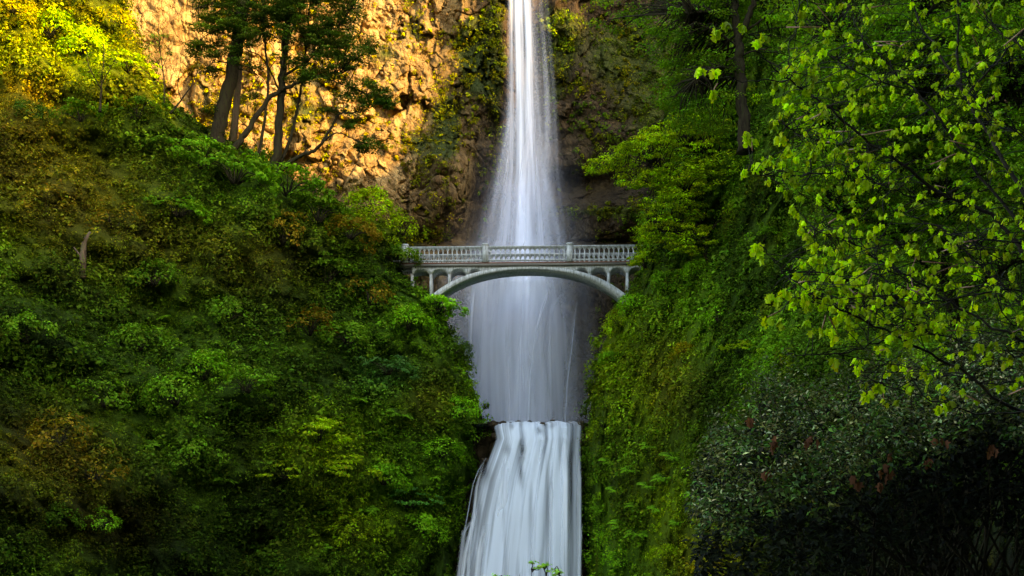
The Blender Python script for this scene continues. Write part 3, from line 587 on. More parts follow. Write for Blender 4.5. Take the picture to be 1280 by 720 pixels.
make_tree('maple_tree', 'dark several-stemmed tree with a spreading leafy crown, right of the thickest trunk on the ridge', W(346, 212, 99),
          [([(341, 216, 99), (348, 175, 99), (352, 120, 99), (355, 70, 99), (360, 10, 99), (366, -90, 99)], .34, .17), ([(290, 190, 97.6), (312, 158, 97.8), (338, 122, 98.4), (368, 104, 98.6), (400, 95, 98.6), (430, 90, 98.4)], .24, .06),
           ([(322, 196, 98.4), (331, 150, 98.4), (335, 95, 98.3), (330, 40, 98.3), (326, -30, 98)], .13, .06), ([(350, 208, 99.3), (366, 160, 99.4), (378, 100, 99.4), (384, 40, 99.2), (392, -40, 99)], .14, .05),
           ([(352, 212, 98.8), (372, 196, 98.4), (396, 186, 98), (414, 160, 97.8), (424, 143, 97.6), (444, 140, 97.2)], .17, .05), ([(396, 186, 98), (410, 172, 97.6), (424, 166, 97.3), (446, 176, 97)], .09, .03), ([(352, 120, 99), (330, 75, 98.6), (308, 62, 98.2)], .08, .03),
           ([(356, 95, 99), (385, 75, 98.5), (415, 45, 98), (440, 10, 97.8)], .10, .03), ([(357, 60, 99), (372, 20, 98.6), (395, -30, 98.4)], .10, .03), ([(400, 95, 98.6), (440, 110, 98.1), (482, 128, 97.6)], .06, .02)],
          [(395, 15, 56, 32, 98.6, 3.2, 170), (340, 25, 26, 22, 98, 2, 34), (395, 95, 40, 12, 98, 2, 22), (362, 60, 26, 26, 98, 2, 20), (430, 62, 38, 26, 98.3, 2.5, 70), (405, 55, 30, 18, 98, 2.5, 26), (455, 118, 34, 17, 97.7, 1.5, 46), (345, 5, 34, 18, 98.5, 2.5, 36), (456, 182, 22, 11, 97, 1, 15), (378, 88, 22, 10, 98, 1.5, 9), (390, -60, 80, 50, 98.8, 4, 150), (325, 45, 22, 10, 98, 1.5, 8), (428, 138, 26, 5, 97.5, 1, 6), (488, 132, 8, 5, 97.5, .6, 5), (322, 85, 12, 8, 98, .6, 3), (445, 155, 16, 8, 97, .6, 5)], DARKLEAF, 78, .17, (.4, .8), seed=12)
for k, (st, pd, col, lab) in enumerate([
    ([([(125, 140, 92), (127, 110, 92), (129, 82, 92), (130, 55, 92)], .09, .03), ([(127, 112, 92), (112, 85, 91.6), (108, 65, 91.5)], .04, .015), ([(127, 105, 92), (140, 82, 92), (148, 66, 92)], .04, .015)], [(128, 82, 30, 20, 91.6, 1.2, 24)], YG, 'slim young tree with bright leaves rising from the sunlit slope at upper left'),
    ([([(213, 142, 94.5), (236, 112, 94.6), (250, 82, 94.8)], .07, .02), ([(226, 124, 94.6), (222, 105, 94.8), (226, 84, 95)], .04, .015), ([(236, 112, 94.6), (232, 96, 94.8)], .03, .01)], [(240, 88, 16, 10, 94.5, 1, 6)], OL, 'nearly bare crooked sapling leaning right just left of the thickest trunk'),
    ([([(205, 130, 95), (205, 100, 95), (200, 60, 95), (198, 30, 95)], .07, .02), ([(204, 90, 95), (190, 66, 95)], .03, .01), ([(203, 84, 95), (214, 60, 95)], .03, .01)], [(196, 62, 18, 20, 94.7, 1, 14)], DARKLEAF * 1.5, 'thin sapling with dark sprigs in front of the pale bare rock at top left'),
    ([([(392, 250, 101), (396, 228, 101), (404, 212, 101)], .06, .02), ([(394, 240, 101), (382, 222, 101)], .03, .01)], [(398, 224, 16, 14, 101, 1, 9)], OL * 1.2, 'small twiggy sapling below the drooping crown at the foot of the sunlit cliff'),
    ([([(300, 176, 100), (316, 150, 101), (320, 120, 102)], .06, .02), ([(310, 160, 100.5), (290, 140, 101)], .03, .01)], [(312, 150, 24, 22, 102, 1.5, 12)], YL, 'thin golden-leaved bush glowing behind the dark ridge trunks')]):
    make_tree('young_tree', lab, W(*st[0][0][0]), st, pd, col, 40, .13, (.3, .6), seed=30 + k)
t = MB(); t.tube([(0, 0, 0), (.2, .1, 2.2), (.5, .1, 5.5)], [.3, .24, .2], 9); o = link('bare_trunk', t.mesh('bare_trunk', BARK_PALE, True)); o.location = W(291, 178, 100.2); tag(o, 'pale sunlit trunk just behind the thickest dark trunk', 'tree trunk')
t = MB(); t.tube([(0, 0, 0), (.05, 0, 1.4), (.12, 0, 2.3), (.5, 0, 2.9)], [.24, .2, .16, .07], 8); t.tube([(.05, 0, 1.2), (-.5, -.1, 1.9)], [.1, .04], 6); o = link('tree_stump', t.mesh('tree_stump', BARK_PALE, True)); p_ = surf_left(np.array(104.), np.array(335.)); o.location = p_ + np.array([0, -.2, -.7]); tag(o, 'pale broken stump standing in the dark left hillside', 'stump')

# right bank trees, far to near
make_tree('alder_tree', 'tall dark-trunked tree forking near the top of the right slope', W(928, 175, 72),
          [([(932, 190, 72), (928, 130, 72), (925, 80, 72), (922, 40, 72), (914, -10, 72), (905, -110, 72)], .36, .15), ([(923, 50, 72), (936, 20, 71.6), (948, -20, 71.4), (955, -100, 71)], .2, .1), ([(924, 60, 72), (905, 45, 71.6), (870, 28, 71)], .07, .02), ([(920, 22, 72), (890, 15, 71.5), (862, 16, 71)], .07, .02), ([(930, 40, 72), (955, 22, 71), (985, 0, 70.5)], .08, .03), ([(925, 70, 72), (950, 62, 71.5), (975, 66, 71)], .06, .02), ([(926, 90, 72), (898, 84, 71.4), (870, 98, 71)], .06, .02)],
          [(880, 10, 60, 14, 73, 2.5, 40), (860, 45, 50, 12, 74, 2.5, 30), (960, 15, 60, 22, 74, 2.5, 50), (980, 60, 30, 14, 73, 2, 26), (880, 85, 50, 14, 74, 2.5, 40), (860, 120, 40, 26, 76, 3, 60), (845, 60, 40, 30, 77, 3, 50), (880, 150, 40, 20, 75, 3, 40), (800, 20, 60, 30, 76, 2, 30), (900, -60, 130, 50, 73, 4, 120), (890, 120, 30, 8, 73, 2, 10)], MD * 2.1, 60, .15, (.5, .95), seed=21, flat=.3)
make_tree('vine_maple', 'bright green layered tree leaning out over the right end of the bridge', W(880, 330, 88),
          [([(890, 345, 88), (878, 300, 88), (862, 262, 88), (842, 232, 88), (815, 205, 88)], .2, .05), ([(872, 285, 88), (905, 220, 88), (895, 195, 88), (862, 190, 88)], .12, .04), ([(862, 262, 88), (830, 240, 88), (780, 215, 88), (748, 205, 88)], .09, .03), ([(872, 290, 88), (845, 290, 87), (815, 285, 87)], .08, .03), ([(905, 220, 88), (925, 170, 88), (950, 140, 88)], .1, .04), ([(878, 300, 88), (905, 270, 87.5), (930, 245, 87)], .1, .03)],
          [(768, 205, 28, 10, 88, 2.5, 34), (800, 188, 34, 14, 88, 3, 60), (850, 172, 50, 20, 88, 3, 110), (890, 150, 44, 22, 88, 3, 90), (815, 226, 42, 14, 88, 3, 70), (862, 220, 46, 24, 87.5, 3, 120), (840, 262, 40, 26, 87, 3, 100), (815, 292, 26, 14, 87, 2.5, 40), (862, 300, 34, 20, 86.5, 2.5, 50), (905, 195, 40, 28, 88, 3, 80), (745, 212, 14, 7, 88, 1.5, 10), (920, 120, 34, 20, 88, 2.5, 40)],
          np.array((.19, .29, .007)), 44, .16, (.25, .65), seed=22, flat=.55, up=.35, jit=.6)
make_tree('alder_tree', 'broad green tree filling the slope behind the young-leaved maple', W(1210, 560, 33),
          [([(1215, 620, 33), (1200, 480, 33), (1180, 330, 33), (1160, 200, 33), (1150, 60, 33), (1145, -60, 33)], .2, .07), ([(1185, 360, 33), (1120, 300, 32.5), (1050, 270, 32)], .07, .02), ([(1175, 280, 33), (1100, 200, 32.5), (1020, 160, 32)], .07, .02), ([(1165, 220, 33), (1230, 140, 32.5), (1290, 90, 32)], .07, .02), ([(1155, 120, 33), (1090, 60, 32.5), (1030, 40, 32)], .06, .02), ([(1190, 400, 33), (1250, 340, 32.5), (1310, 310, 32)], .06, .02), ([(1185, 360, 33), (1110, 370, 32), (1040, 350, 32)], .05, .02)],
          [(1060, 140, 70, 50, 32, 2.5, 260), (1020, 90, 45, 40, 32, 2.5, 120), (1040, 215, 65, 40, 32, 2.5, 220), (1120, 60, 90, 55, 32.5, 2.5, 330), (1140, 180, 90, 60, 32.5, 2.5, 380), (1230, 60, 80, 60, 32.5, 2.5, 300), (1240, 190, 70, 60, 32.5, 2.5, 220), (1110, 280, 90, 40, 32.5, 2.5, 240), (1060, 350, 70, 34, 32, 2.5, 130), (1200, 300, 80, 50, 33, 2.5, 180), (1200, 390, 90, 40, 33, 2.5, 120), (1100, 410, 60, 26, 32.5, 2, 70), (1000, 20, 40, 24, 32, 2, 50), (1150, -50, 160, 50, 33, 3, 250), (1330, 200, 60, 200, 33, 3, 200)],
          np.array((.12, .25, .010)), 34, .085, (.16, .42), seed=23, flat=.55, up=.5, twigr=.008)

# near maple with drooping young leaves
OUT = [(0, .10), (-.10, .34), (.16, .36), (.30, .66), (.50, .34), (.78, .34), (1.0, 0), (.78, -.34), (.50, -.34), (.30, -.66), (.16, -.36), (-.10, -.34), (0, -.10)]
def maple_leaves(C, ax, Lf, tint, rs, tent=.75, droop=.45):
    """C (n,3) leaf base, ax (n,3) leaf direction; palmate leaf folded like a little tent"""
    n = len(C); o = np.array([(.12, 0)] + OUT); upv = np.array([0, 0, 1.]); side = unit(np.cross(ax, upv + .3 * rs.randn(n, 3))); nn = unit(np.cross(side, ax)); nn *= np.where(nn[:, 2:] < 0, -1, 1)
    z = -np.abs(o[:, 1]) * tent - (np.clip(o[:, 0], 0, 1) ** 2) * droop
    S = np.broadcast_to(Lf, (n,))[:, None, None]
    V = C[:, None] + S * (o[None, :, :1] * ax[:, None] + o[None, :, 1:] * side[:, None] * .85 + z[None, :, None] * nn[:, None])
    m = len(o); i = np.arange(1, m - 1); T = np.stack([i * 0, i, i + 1], 1); Fc = (T[None] + np.arange(n)[:, None, None] * m).reshape(-1, 3)
    return V.reshape(-1, 3), Fc, np.repeat(tint, m, 0)
def near_maple():
    rs = np.random.RandomState(77); base = W(1430, 860, 17.0) + np.array([0, 0, GROUND])
    root = empty('maple_tree', base); tag(root, 'near maple with drooping yellow-green young leaves on long dark branches, reaching in from the right', 'tree')
    tr = smooth_path([base, W(1420, 650, 17), W(1385, 450, 17), W(1345, 250, 17), W(1330, 60, 17), W(1320, -150, 17)], 6)
    m = MB(); m.tube(rel(tr, base), np.linspace(.17, .07, len(tr)), 10); link('trunk', m.mesh('trunk', BARK, True), root)
    BR_ = [([(1385, 450, 17), (1290, 515, 16.4), (1200, 462, 16), (1130, 425, 15.8), (1060, 392, 15.6), (1020, 370, 15.4), (985, 345, 15.3)], 3.2), ([(1385, 440, 17), (1290, 430, 16.6), (1200, 384, 16.6), (1145, 352, 16.4), (1095, 322, 16.3), (1050, 295, 16.2), (1018, 287, 16)], 2.6),
           ([(1370, 400, 17), (1290, 330, 17.5), (1240, 270, 17.6), (1180, 245, 17.6), (1130, 205, 17.4), (1085, 178, 17.2), (1040, 140, 17), (1000, 108, 17), (962, 82, 16.8), (940, 55, 16.6)], 4.6), ([(1350, 280, 17), (1290, 255, 17.6), (1235, 168, 18), (1200, 108, 18.2), (1170, 62, 18.4), (1145, 15, 18.6), (1130, -60, 18.8)], 5.2),
           ([(1360, 360, 17), (1290, 300, 18), (1215, 205, 18.4), (1175, 150, 18.4), (1140, 110, 18.4), (1100, 70, 18.4), (1068, 30, 18.4), (1055, -50, 18.6)], 3.6), ([(1200, 108, 18.2), (1198, 50, 18.2), (1197, 0, 18.2), (1195, -60, 18.2)], 3), ([(1212, 116, 18.1), (1250, 72, 18), (1290, 28, 17.8), (1330, -20, 17.8)], 2.2),
           ([(1380, 420, 17), (1280, 364, 16.2), (1180, 376, 15.8), (1100, 382, 15.6), (1040, 376, 15.6), (990, 372, 15.5)], 1.5), ([(1390, 470, 17), (1280, 447, 16), (1230, 433, 15.8), (1170, 418, 15.6), (1110, 404, 15.5)], 1.6), ([(1400, 530, 17), (1280, 517, 15.8), (1220, 515, 15.6), (1140, 492, 15.4), (1095, 478, 15.3), (1066, 460, 15.2)], 1.7),
           ([(1110, 423, 15.8), (1060, 440, 15.6), (1010, 444, 15.5), (985, 441, 15.5)], 1.3), ([(1375, 400, 17), (1290, 385, 17), (1240, 345, 17), (1180, 290, 17), (1140, 270, 17), (1108, 264, 17)], 2.8), ([(1085, 186, 17.2), (1040, 180, 17), (1000, 168, 16.9), (982, 158, 16.9)], 1.3), ([(1090, 204, 17.2), (1040, 216, 17), (965, 220, 16.8), (936, 214, 16.7)], 1.3),
           ([(985, 100, 16.9), (940, 102, 16.8), (905, 98, 16.7), (890, 90, 16.7)], 1.1), ([(962, 60, 16.8), (930, 40, 16.7), (905, 36, 16.7), (885, 30, 16.6)], 1.0), ([(1003, -60, 17), (997, 20, 17), (988, 60, 17), (983, 105, 17)], 1.4), ([(1160, 250, 17.5), (1120, 240, 17), (1085, 225, 17)], 1.2), ([(1000, 345, 15.4), (975, 335, 15.4), (950, 306, 15.4)], 1.0),
           ([(1290, 180, 17), (1250, 150, 17), (1225, 130, 17), (1210, 90, 17)], 1.5), ([(1130, 110, 17.8), (1080, 95, 17.6), (1040, 70, 17.5)], 1.4), ([(1170, 418, 15.6), (1140, 400, 15.6), (1105, 350, 15.6), (1088, 310, 15.6)], 1.3), ([(1330, 100, 17), (1280, 60, 17.2), (1240, 30, 17.3), (1215, -10, 17.4)], 2.2), ([(1350, 330, 17), (1290, 310, 16), (1240, 300, 15.8), (1180, 320, 15.6)], 1.6), ([(1380, 440, 17), (1300, 420, 16.5), (1260, 400, 16), (1230, 330, 15.8), (1220, 290, 15.8)], 1.5), ([(1290, 470, 16), (1240, 480, 15.6), (1190, 470, 15.4), (1150, 462, 15.3)], 1.3)]
    pts = []; 
    for pl, r in BR_:
        p = smooth_path(np.array([W(*q) for q in pl]), 6); p[1:-1] += rs.randn(len(p) - 2, 3) * .012; sc = 17 / F
        m = MB(); m.tube(rel(p, base), np.linspace(r * .72, .5, len(p)) * sc, 6); link('branch', m.mesh('branch', TWIG, True), root); pts.append(p[len(p) // 5:])
    AP = np.concatenate(pts)
    bound = lambda py: np.interp(py, [-50, 0, 60, 100, 140, 215, 250, 300, 340, 370, 400, 440, 480, 520], [985, 985, 978, 968, 962, 950, 985, 1000, 1005, 985, 1000, 1055, 1080, 1130])
    q = AP[rs.randint(len(AP), size=2500)]; C = q + rs.randn(len(q), 3) * np.array([.30, .35, .17])
    px = 640 + C[:, 0] / C[:, 1] * F; py = HOR - C[:, 2] / C[:, 1] * F
    m_ = (px > bound(py)) & (py < 500) & (rs.rand(len(px)) < np.clip(.95 - (px - 1090) / 420, .3, 1) * np.where(py > 420, .4, 1) * np.clip(.75 + 1.5 * fbm(C * np.array([1.1, .8, 1.9]), 2), 0, 1)); C = C[m_]; q = q[m_]
    tips = [(875, 84, 16.8), (893, 86, 16.7), (892, 113, 16.7), (895, 36, 16.7), (908, 26, 16.6), (928, 30, 16.6), (945, 50, 16.6), (955, 42, 16.7), (930, 212, 16.7), (945, 205, 16.7), (958, 200, 16.7), (933, 165, 16.7), (940, 172, 16.7), (965, 152, 16.9), (975, 168, 16.9), (990, 255, 16), (1010, 292, 16), (1018, 304, 16), (945, 303, 15.4), (950, 314, 15.4), (963, 366, 15.3), (972, 370, 15.3), (980, 362, 15.3), (1085, 355, 15.5), (960, 396, 15.4), (975, 400, 15.4), (1070, 450, 15.2), (1045, 448, 15.3), (1190, 500, 15.4), (1175, 505, 15.4), (1085, 490, 15.2), (1100, 480, 15.3), (998, 340, 15.4), (1030, 340, 15.4)]
    Ct = np.array([W(*t_) for t_ in tips]); qt = np.array([AP[np.argmin(np.linalg.norm(AP - c, axis=1))] for c in Ct]); nt_ = len(Ct)
    C = np.concatenate([C, Ct]); q = np.concatenate([q, qt]); n = len(C)
    tw = MB(); nst = 0
    for a, c in zip(q[::-1], C[::-1]):
        mid = lerp(a, c, .5) + rs.randn(3) * .03 + np.array([0, 0, .03]); p = smooth_path([a, mid, c], 3); tw.tube(rel(p, base), np.linspace(.0065, .0035, len(p)), 3)
        if rs.rand() < .22 and nst < 95:
            nst += 1; sk = MB(); sk.tube(rel([lerp(mid, c, .1), lerp(mid, c, .6), c], base), [.009, .009, .006], 4); link('leaf_stalk', sk.mesh('leaf_stalk', STALK, True), root)
    link('twigs', tw.mesh('twigs', TWIG, True), root)
    k = 6; Cr = np.repeat(C, k, 0); az = rs.rand(n * k) * 2 * PI; el = rs.uniform(-1.35, -.5, n * k)
    ax = np.stack([np.cos(az) * np.cos(el), np.sin(az) * np.cos(el), np.sin(el)], -1)
    T = np.array((.30, .44, .008))[None] * np.repeat((1 + .35 * rs.randn(n, 1)).clip(.35, 1.6), k, 0) * (1 + .2 * rs.randn(n * k, 1)).clip(.45, 1.5) * (1 + .1 * rs.randn(n * k, 3)).clip(.7, 1.4)
    size = np.repeat(rs.uniform(.03, .075, n), k) * rs.uniform(.7, 1.2, n * k); size[-nt_ * k:] = rs.uniform(.075, .11, nt_ * k)
    V, Fc, Tt = maple_leaves(Cr + ax * .02 + rs.randn(n * k, 3) * .015, ax, size, T, rs)
    link('crown', mesh('crown', rel(V, base), [Fc], LEAF_YOUNG, Tt), root)
near_maple()

# evergreen bush, lower right
def bush():
    rs = np.random.RandomState(5); base = W(1150, 860, 24) + np.array([0, 0, GROUND]); root = empty('evergreen_bush', base); tag(root, 'large evergreen bush with small glossy grey-green leaves over a dark hollow at lower right', 'bush')
    topx = [840, 880, 900, 960, 1050, 1120, 1200, 1290, 1420, 1500]; topy = [640, 575, 525, 492, 482, 470, 440, 420, 400, 400]; boty = [660, 690, 700, 690, 640, 615, 590, 575, 570, 570]
    def shell(n, t0, t1, f0, f1):
        px = rs.uniform(872, 1460, n); tp = np.interp(px, topx, topy); bt = np.interp(px, topx, boty); t = rs.uniform(t0, t1, n); py = lerp(tp, bt, t) + 14 * np.sin(px * .05) + 9 * np.sin(px * .13 + 1) + rs.randn(n) * 7
        Y = 25.5 - 5.0 * np.sin(np.clip(t, 0, 1) * PI * .62) + rs.uniform(f0, f1, n); return W(px, py, Y), t, px, py
    parts = []
    for n, t0, t1, f0, f1, k, L_, col in ((1000, -.02, .8, -.2, .6, 12, .08, (.075, .085, .02)), (650, .0, .8, -.7, 0, 7, .10, (.05, .11, .018)), (420, 0, .65, -.8, -.1, 6, .08, (.27, .29, .14)), (1900, .1, 1.5, .8, 4.5, 9, .15, (.012, .016, .006)), (500, 0, .3, 1, 5, 12, .08, (.06, .07, .02))):  # palest set paints leaf highlights; near-black set paints the shaded interior
        C, t, px, py = shell(n, t0, t1, f0, f1); T = np.array(col)[None] * (1 + .5 * rs.randn(n, 1)).clip(.25, 2.6) * (1.1 - .5 * sstep(1020, 1330, px) * sstep(.35, .8, t))[:, None] * (1 + .9 * fbm(C * .8, 3))[:, None].clip(.3, 2)  # tint also drops low on the right: shade painted into the leaves
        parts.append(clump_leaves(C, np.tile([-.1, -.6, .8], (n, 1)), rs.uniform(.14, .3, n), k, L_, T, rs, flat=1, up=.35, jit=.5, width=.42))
    # upright sprays along the top
    C, t, px, py = shell(260, -.14, .04, 0, 2); parts.append(clump_leaves(C, np.tile([0, -.3, 1.], (260, 1)), .18, 8, .07, np.array((.10, .12, .05))[None] * (1 + .3 * rs.randn(260, 1)).clip(.4, 1.8), rs, flat=1.6, width=.4))
    # hollow below: sparse leaves on hanging stems
    n = 150; C = W(rs.uniform(930, 1400, n), rs.uniform(640, 800, n), rs.uniform(22, 25, n)); parts.append(clump_leaves(C, np.tile([0, -.5, .8], (n, 1)), .2, 4, .08, np.array((.04, .07, .02))[None] * (1 + .4 * rs.randn(n, 1)).clip(.3, 1.8), rs, width=.42))
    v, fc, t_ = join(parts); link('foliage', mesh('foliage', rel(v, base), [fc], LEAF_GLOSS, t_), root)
    m = MB()
    for i in range(70):
        px = rs.uniform(900, 1440); tp = np.interp(px, topx, topy); a = W(rs.uniform(1000, 1400), 900, 25.5); b = W(px, lerp(tp, 700, rs.rand() * .5), rs.uniform(21.5, 25.5)); mid = lerp(a, b, .55) + np.array([0, 1.0, .3]); p = smooth_path([a, mid, b], 6)
        m.tube(rel(p, base), np.linspace(.04, .008, len(p)), 5)
    for i in range(26):
        px = rs.uniform(905, 1280); py = rs.uniform(560, 640); a = W(px, py, 21.5); m.tube(rel(smooth_path([a, a + [rs.randn() * .1, 0, -.35], a + [rs.randn() * .25, 0, -rs.uniform(.5, 1.1)]], 4), base), .006, 3)
    link('stems', m.mesh('stems', BARK, True), root)
    n = 34; X = [(938, 521), (1018, 548), (1105, 590), (1110, 572), (1107, 600), (1068, 600), (1240, 560), (955, 590), (968, 548), (1175, 545), (1012, 545), (1160, 575)]
    C = np.array([W(x + rs.randn() * 4, y + rs.randn() * 4, 20.3) for x, y in X for _ in range(3)]); az = rs.rand(len(C)) * 2 * PI; ax = unit(np.stack([np.cos(az) * .5, np.sin(az) * .5, -1 + 0 * az], -1))
    V, Fc, T = maple_leaves(C, ax, .13, np.array((.10, .04, .02))[None] * rs.uniform(.5, 1.2, (len(C), 1)), rs); link('dead_leaves', mesh('dead_leaves', rel(V, base), [Fc], LEAF, T), root)
bush()

# sprig at the very bottom, in front of the lower fall
make_tree('sapling', 'top of a fresh green sapling in front of the foot of the lower fall', W(680, 905, 46), [([(690, 910, 46), (686, 800, 46), (688, 742, 46), (680, 712, 46)], .05, .015), ([(687, 770, 46), (668, 735, 46), (664, 712, 46)], .03, .01), ([(687, 770, 46), (640, 740, 46), (626, 722, 46)], .03, .01), ([(688, 742, 46), (698, 722, 46), (700, 714, 46)], .02, .01)],
          [(678, 708, 8, 5, 46, .4, 7), (665, 704, 3, 2, 46, .2, 2), (630, 722, 12, 4, 46, .5, 7), (694, 716, 10, 4, 46, .4, 7), (680, 745, 50, 16, 46, 1, 40)], np.array((.26, .48, .06)), 14, .12, (.1, .2), seed=61, flat=.6)

# ------------------------------------------------------------------ shrubs and ferns that can be told apart
def shrub_proto(kind, seed):
    rs = np.random.RandomState(seed)
    if kind == 'fern':
        C, A, Lw = [], [], []; m = MB()
        for i in range(15):
            az = i * 2.4 + rs.rand() * .5; r = np.array([math.cos(az), math.sin(az), 0]); s = np.linspace(0, 1, 16); h = .75 * rs.uniform(.8, 1.1)
            P = r * (s[:, None] * .95) + np.array([0, 0, 1]) * (h * (s * 1.5 - 1.35 * s ** 2.1))[:, None]; m.tube(P[::3], [.014, .012, .01, .008, .006, .004], 3)
            tg = unit(np.gradient(P, axis=0)); sd = unit(np.cross(tg, [0, 0, 1.]))
            for sg in (-1, 1):
                ln = .30 * np.sin(PI * (s * .9 + .08)) + .03; a = unit(sd * sg + tg * .35 - np.array([0, 0, .25])); C.append(P + a * ln[:, None] * .5); A.append(a); Lw.append(ln)
        C, A, Lw = np.concatenate(C), np.concatenate(A), np.concatenate(Lw); nn = unit(np.cross(A, rs.randn(len(A), 3) * .3 + np.array([0, .2, 1.]))); nn2 = unit(np.cross(nn, A))
        b = nn; V = np.stack([C - A * Lw[:, None] * .5, C + b * .03, C + A * Lw[:, None] * .5, C - b * .03], 1).reshape(-1, 3)
        T = np.repeat(rs.uniform(.7, 1.3, (len(C), 1)), 3, 1); return mesh('fronds', V, [np.arange(len(V)).reshape(-1, 4)], LEAF, np.repeat(T, 4, 0)), m.mesh('stalks', BARK, True)
    n = {'round': 46, 'layered': 34, 'loose': 30}[kind]; d = unit(rs.randn(n, 3)); d[:, 2] = np.abs(d[:, 2]) * 1.15 - .45; r = rs.uniform(.35, 1, (n, 1)) ** .6
    sc = {'round': (1, 1, .85), 'layered': (1.15, 1.15, .75), 'loose': (1, 1, 1.2)}[kind]; C = d * r * np.array(sc); fl = {'round': .85, 'layered': .22, 'loose': .7}[kind]
    C *= (1 + .25 * fbm(C * 1.5 + seed, 2)[:, None]); T = np.ones((n, 3)) * rs.uniform(.65, 1.35, (n, 1)) * np.array([1, 1, 1.])
    v, fc, t = clump_leaves(C, unit(d + np.array([0, 0, .3])), rs.uniform(.2, .36, n), 30 if kind != 'loose' else 22, .115, T, rs, flat=fl, up=.6)
    m = MB()
    for i in range(14):
        c = C[i]; c = c * .8; m.tube(smooth_path([(c[0] * .1, c[1] * .1, -.3), (c[0] * .5, c[1] * .5, c[2] * .35), tuple(c)], 3), np.linspace(.022, .006, 7), 4)
    return mesh('foliage', v, [fc], LEAF, t), m.mesh('stems', BARK, True)
PROT = {k: [shrub_proto(k, s * 10 + i) for s in (1, 2, 3)] for i, k in enumerate(('round', 'layered', 'loose', 'fern'))}
cnt = {}
def at_depth(Y): return lambda px, py: W(px, py, Y)
def put(kind, surf, px, py, r, col, label, group=None, cat='shrub', name=None, out=.35, rs=np.random.RandomState(3)):
    p = surf(np.array(float(px)), np.array(float(py))); n = surface_normals(surf, np.array([float(px)]), np.array([float(py)]), 8)[0]; base = p + n * r * out
    i = cnt.get(kind, 0); cnt[kind] = i + 1; fo, stm = PROT[kind][i % 3]
    nm = name or {'fern': 'fern'}.get(kind, 'shrub'); root = empty(nm, base); tag(root, label, cat, group)
    root.rotation_euler = (0.35 * n[1] * -1 if kind != 'fern' else .5, 0, rs.rand() * 6.28 if kind != 'fern' else rs.uniform(-.6, .6)); root.scale = (r, r, r * rs.uniform(.85, 1.1))
    a = link('fronds' if kind == 'fern' else 'foliage', fo, root); b = link('stalks' if kind == 'fern' else 'stems', stm, root)
    a.color = (*(np.asarray(col) * 1.7), 1); return root
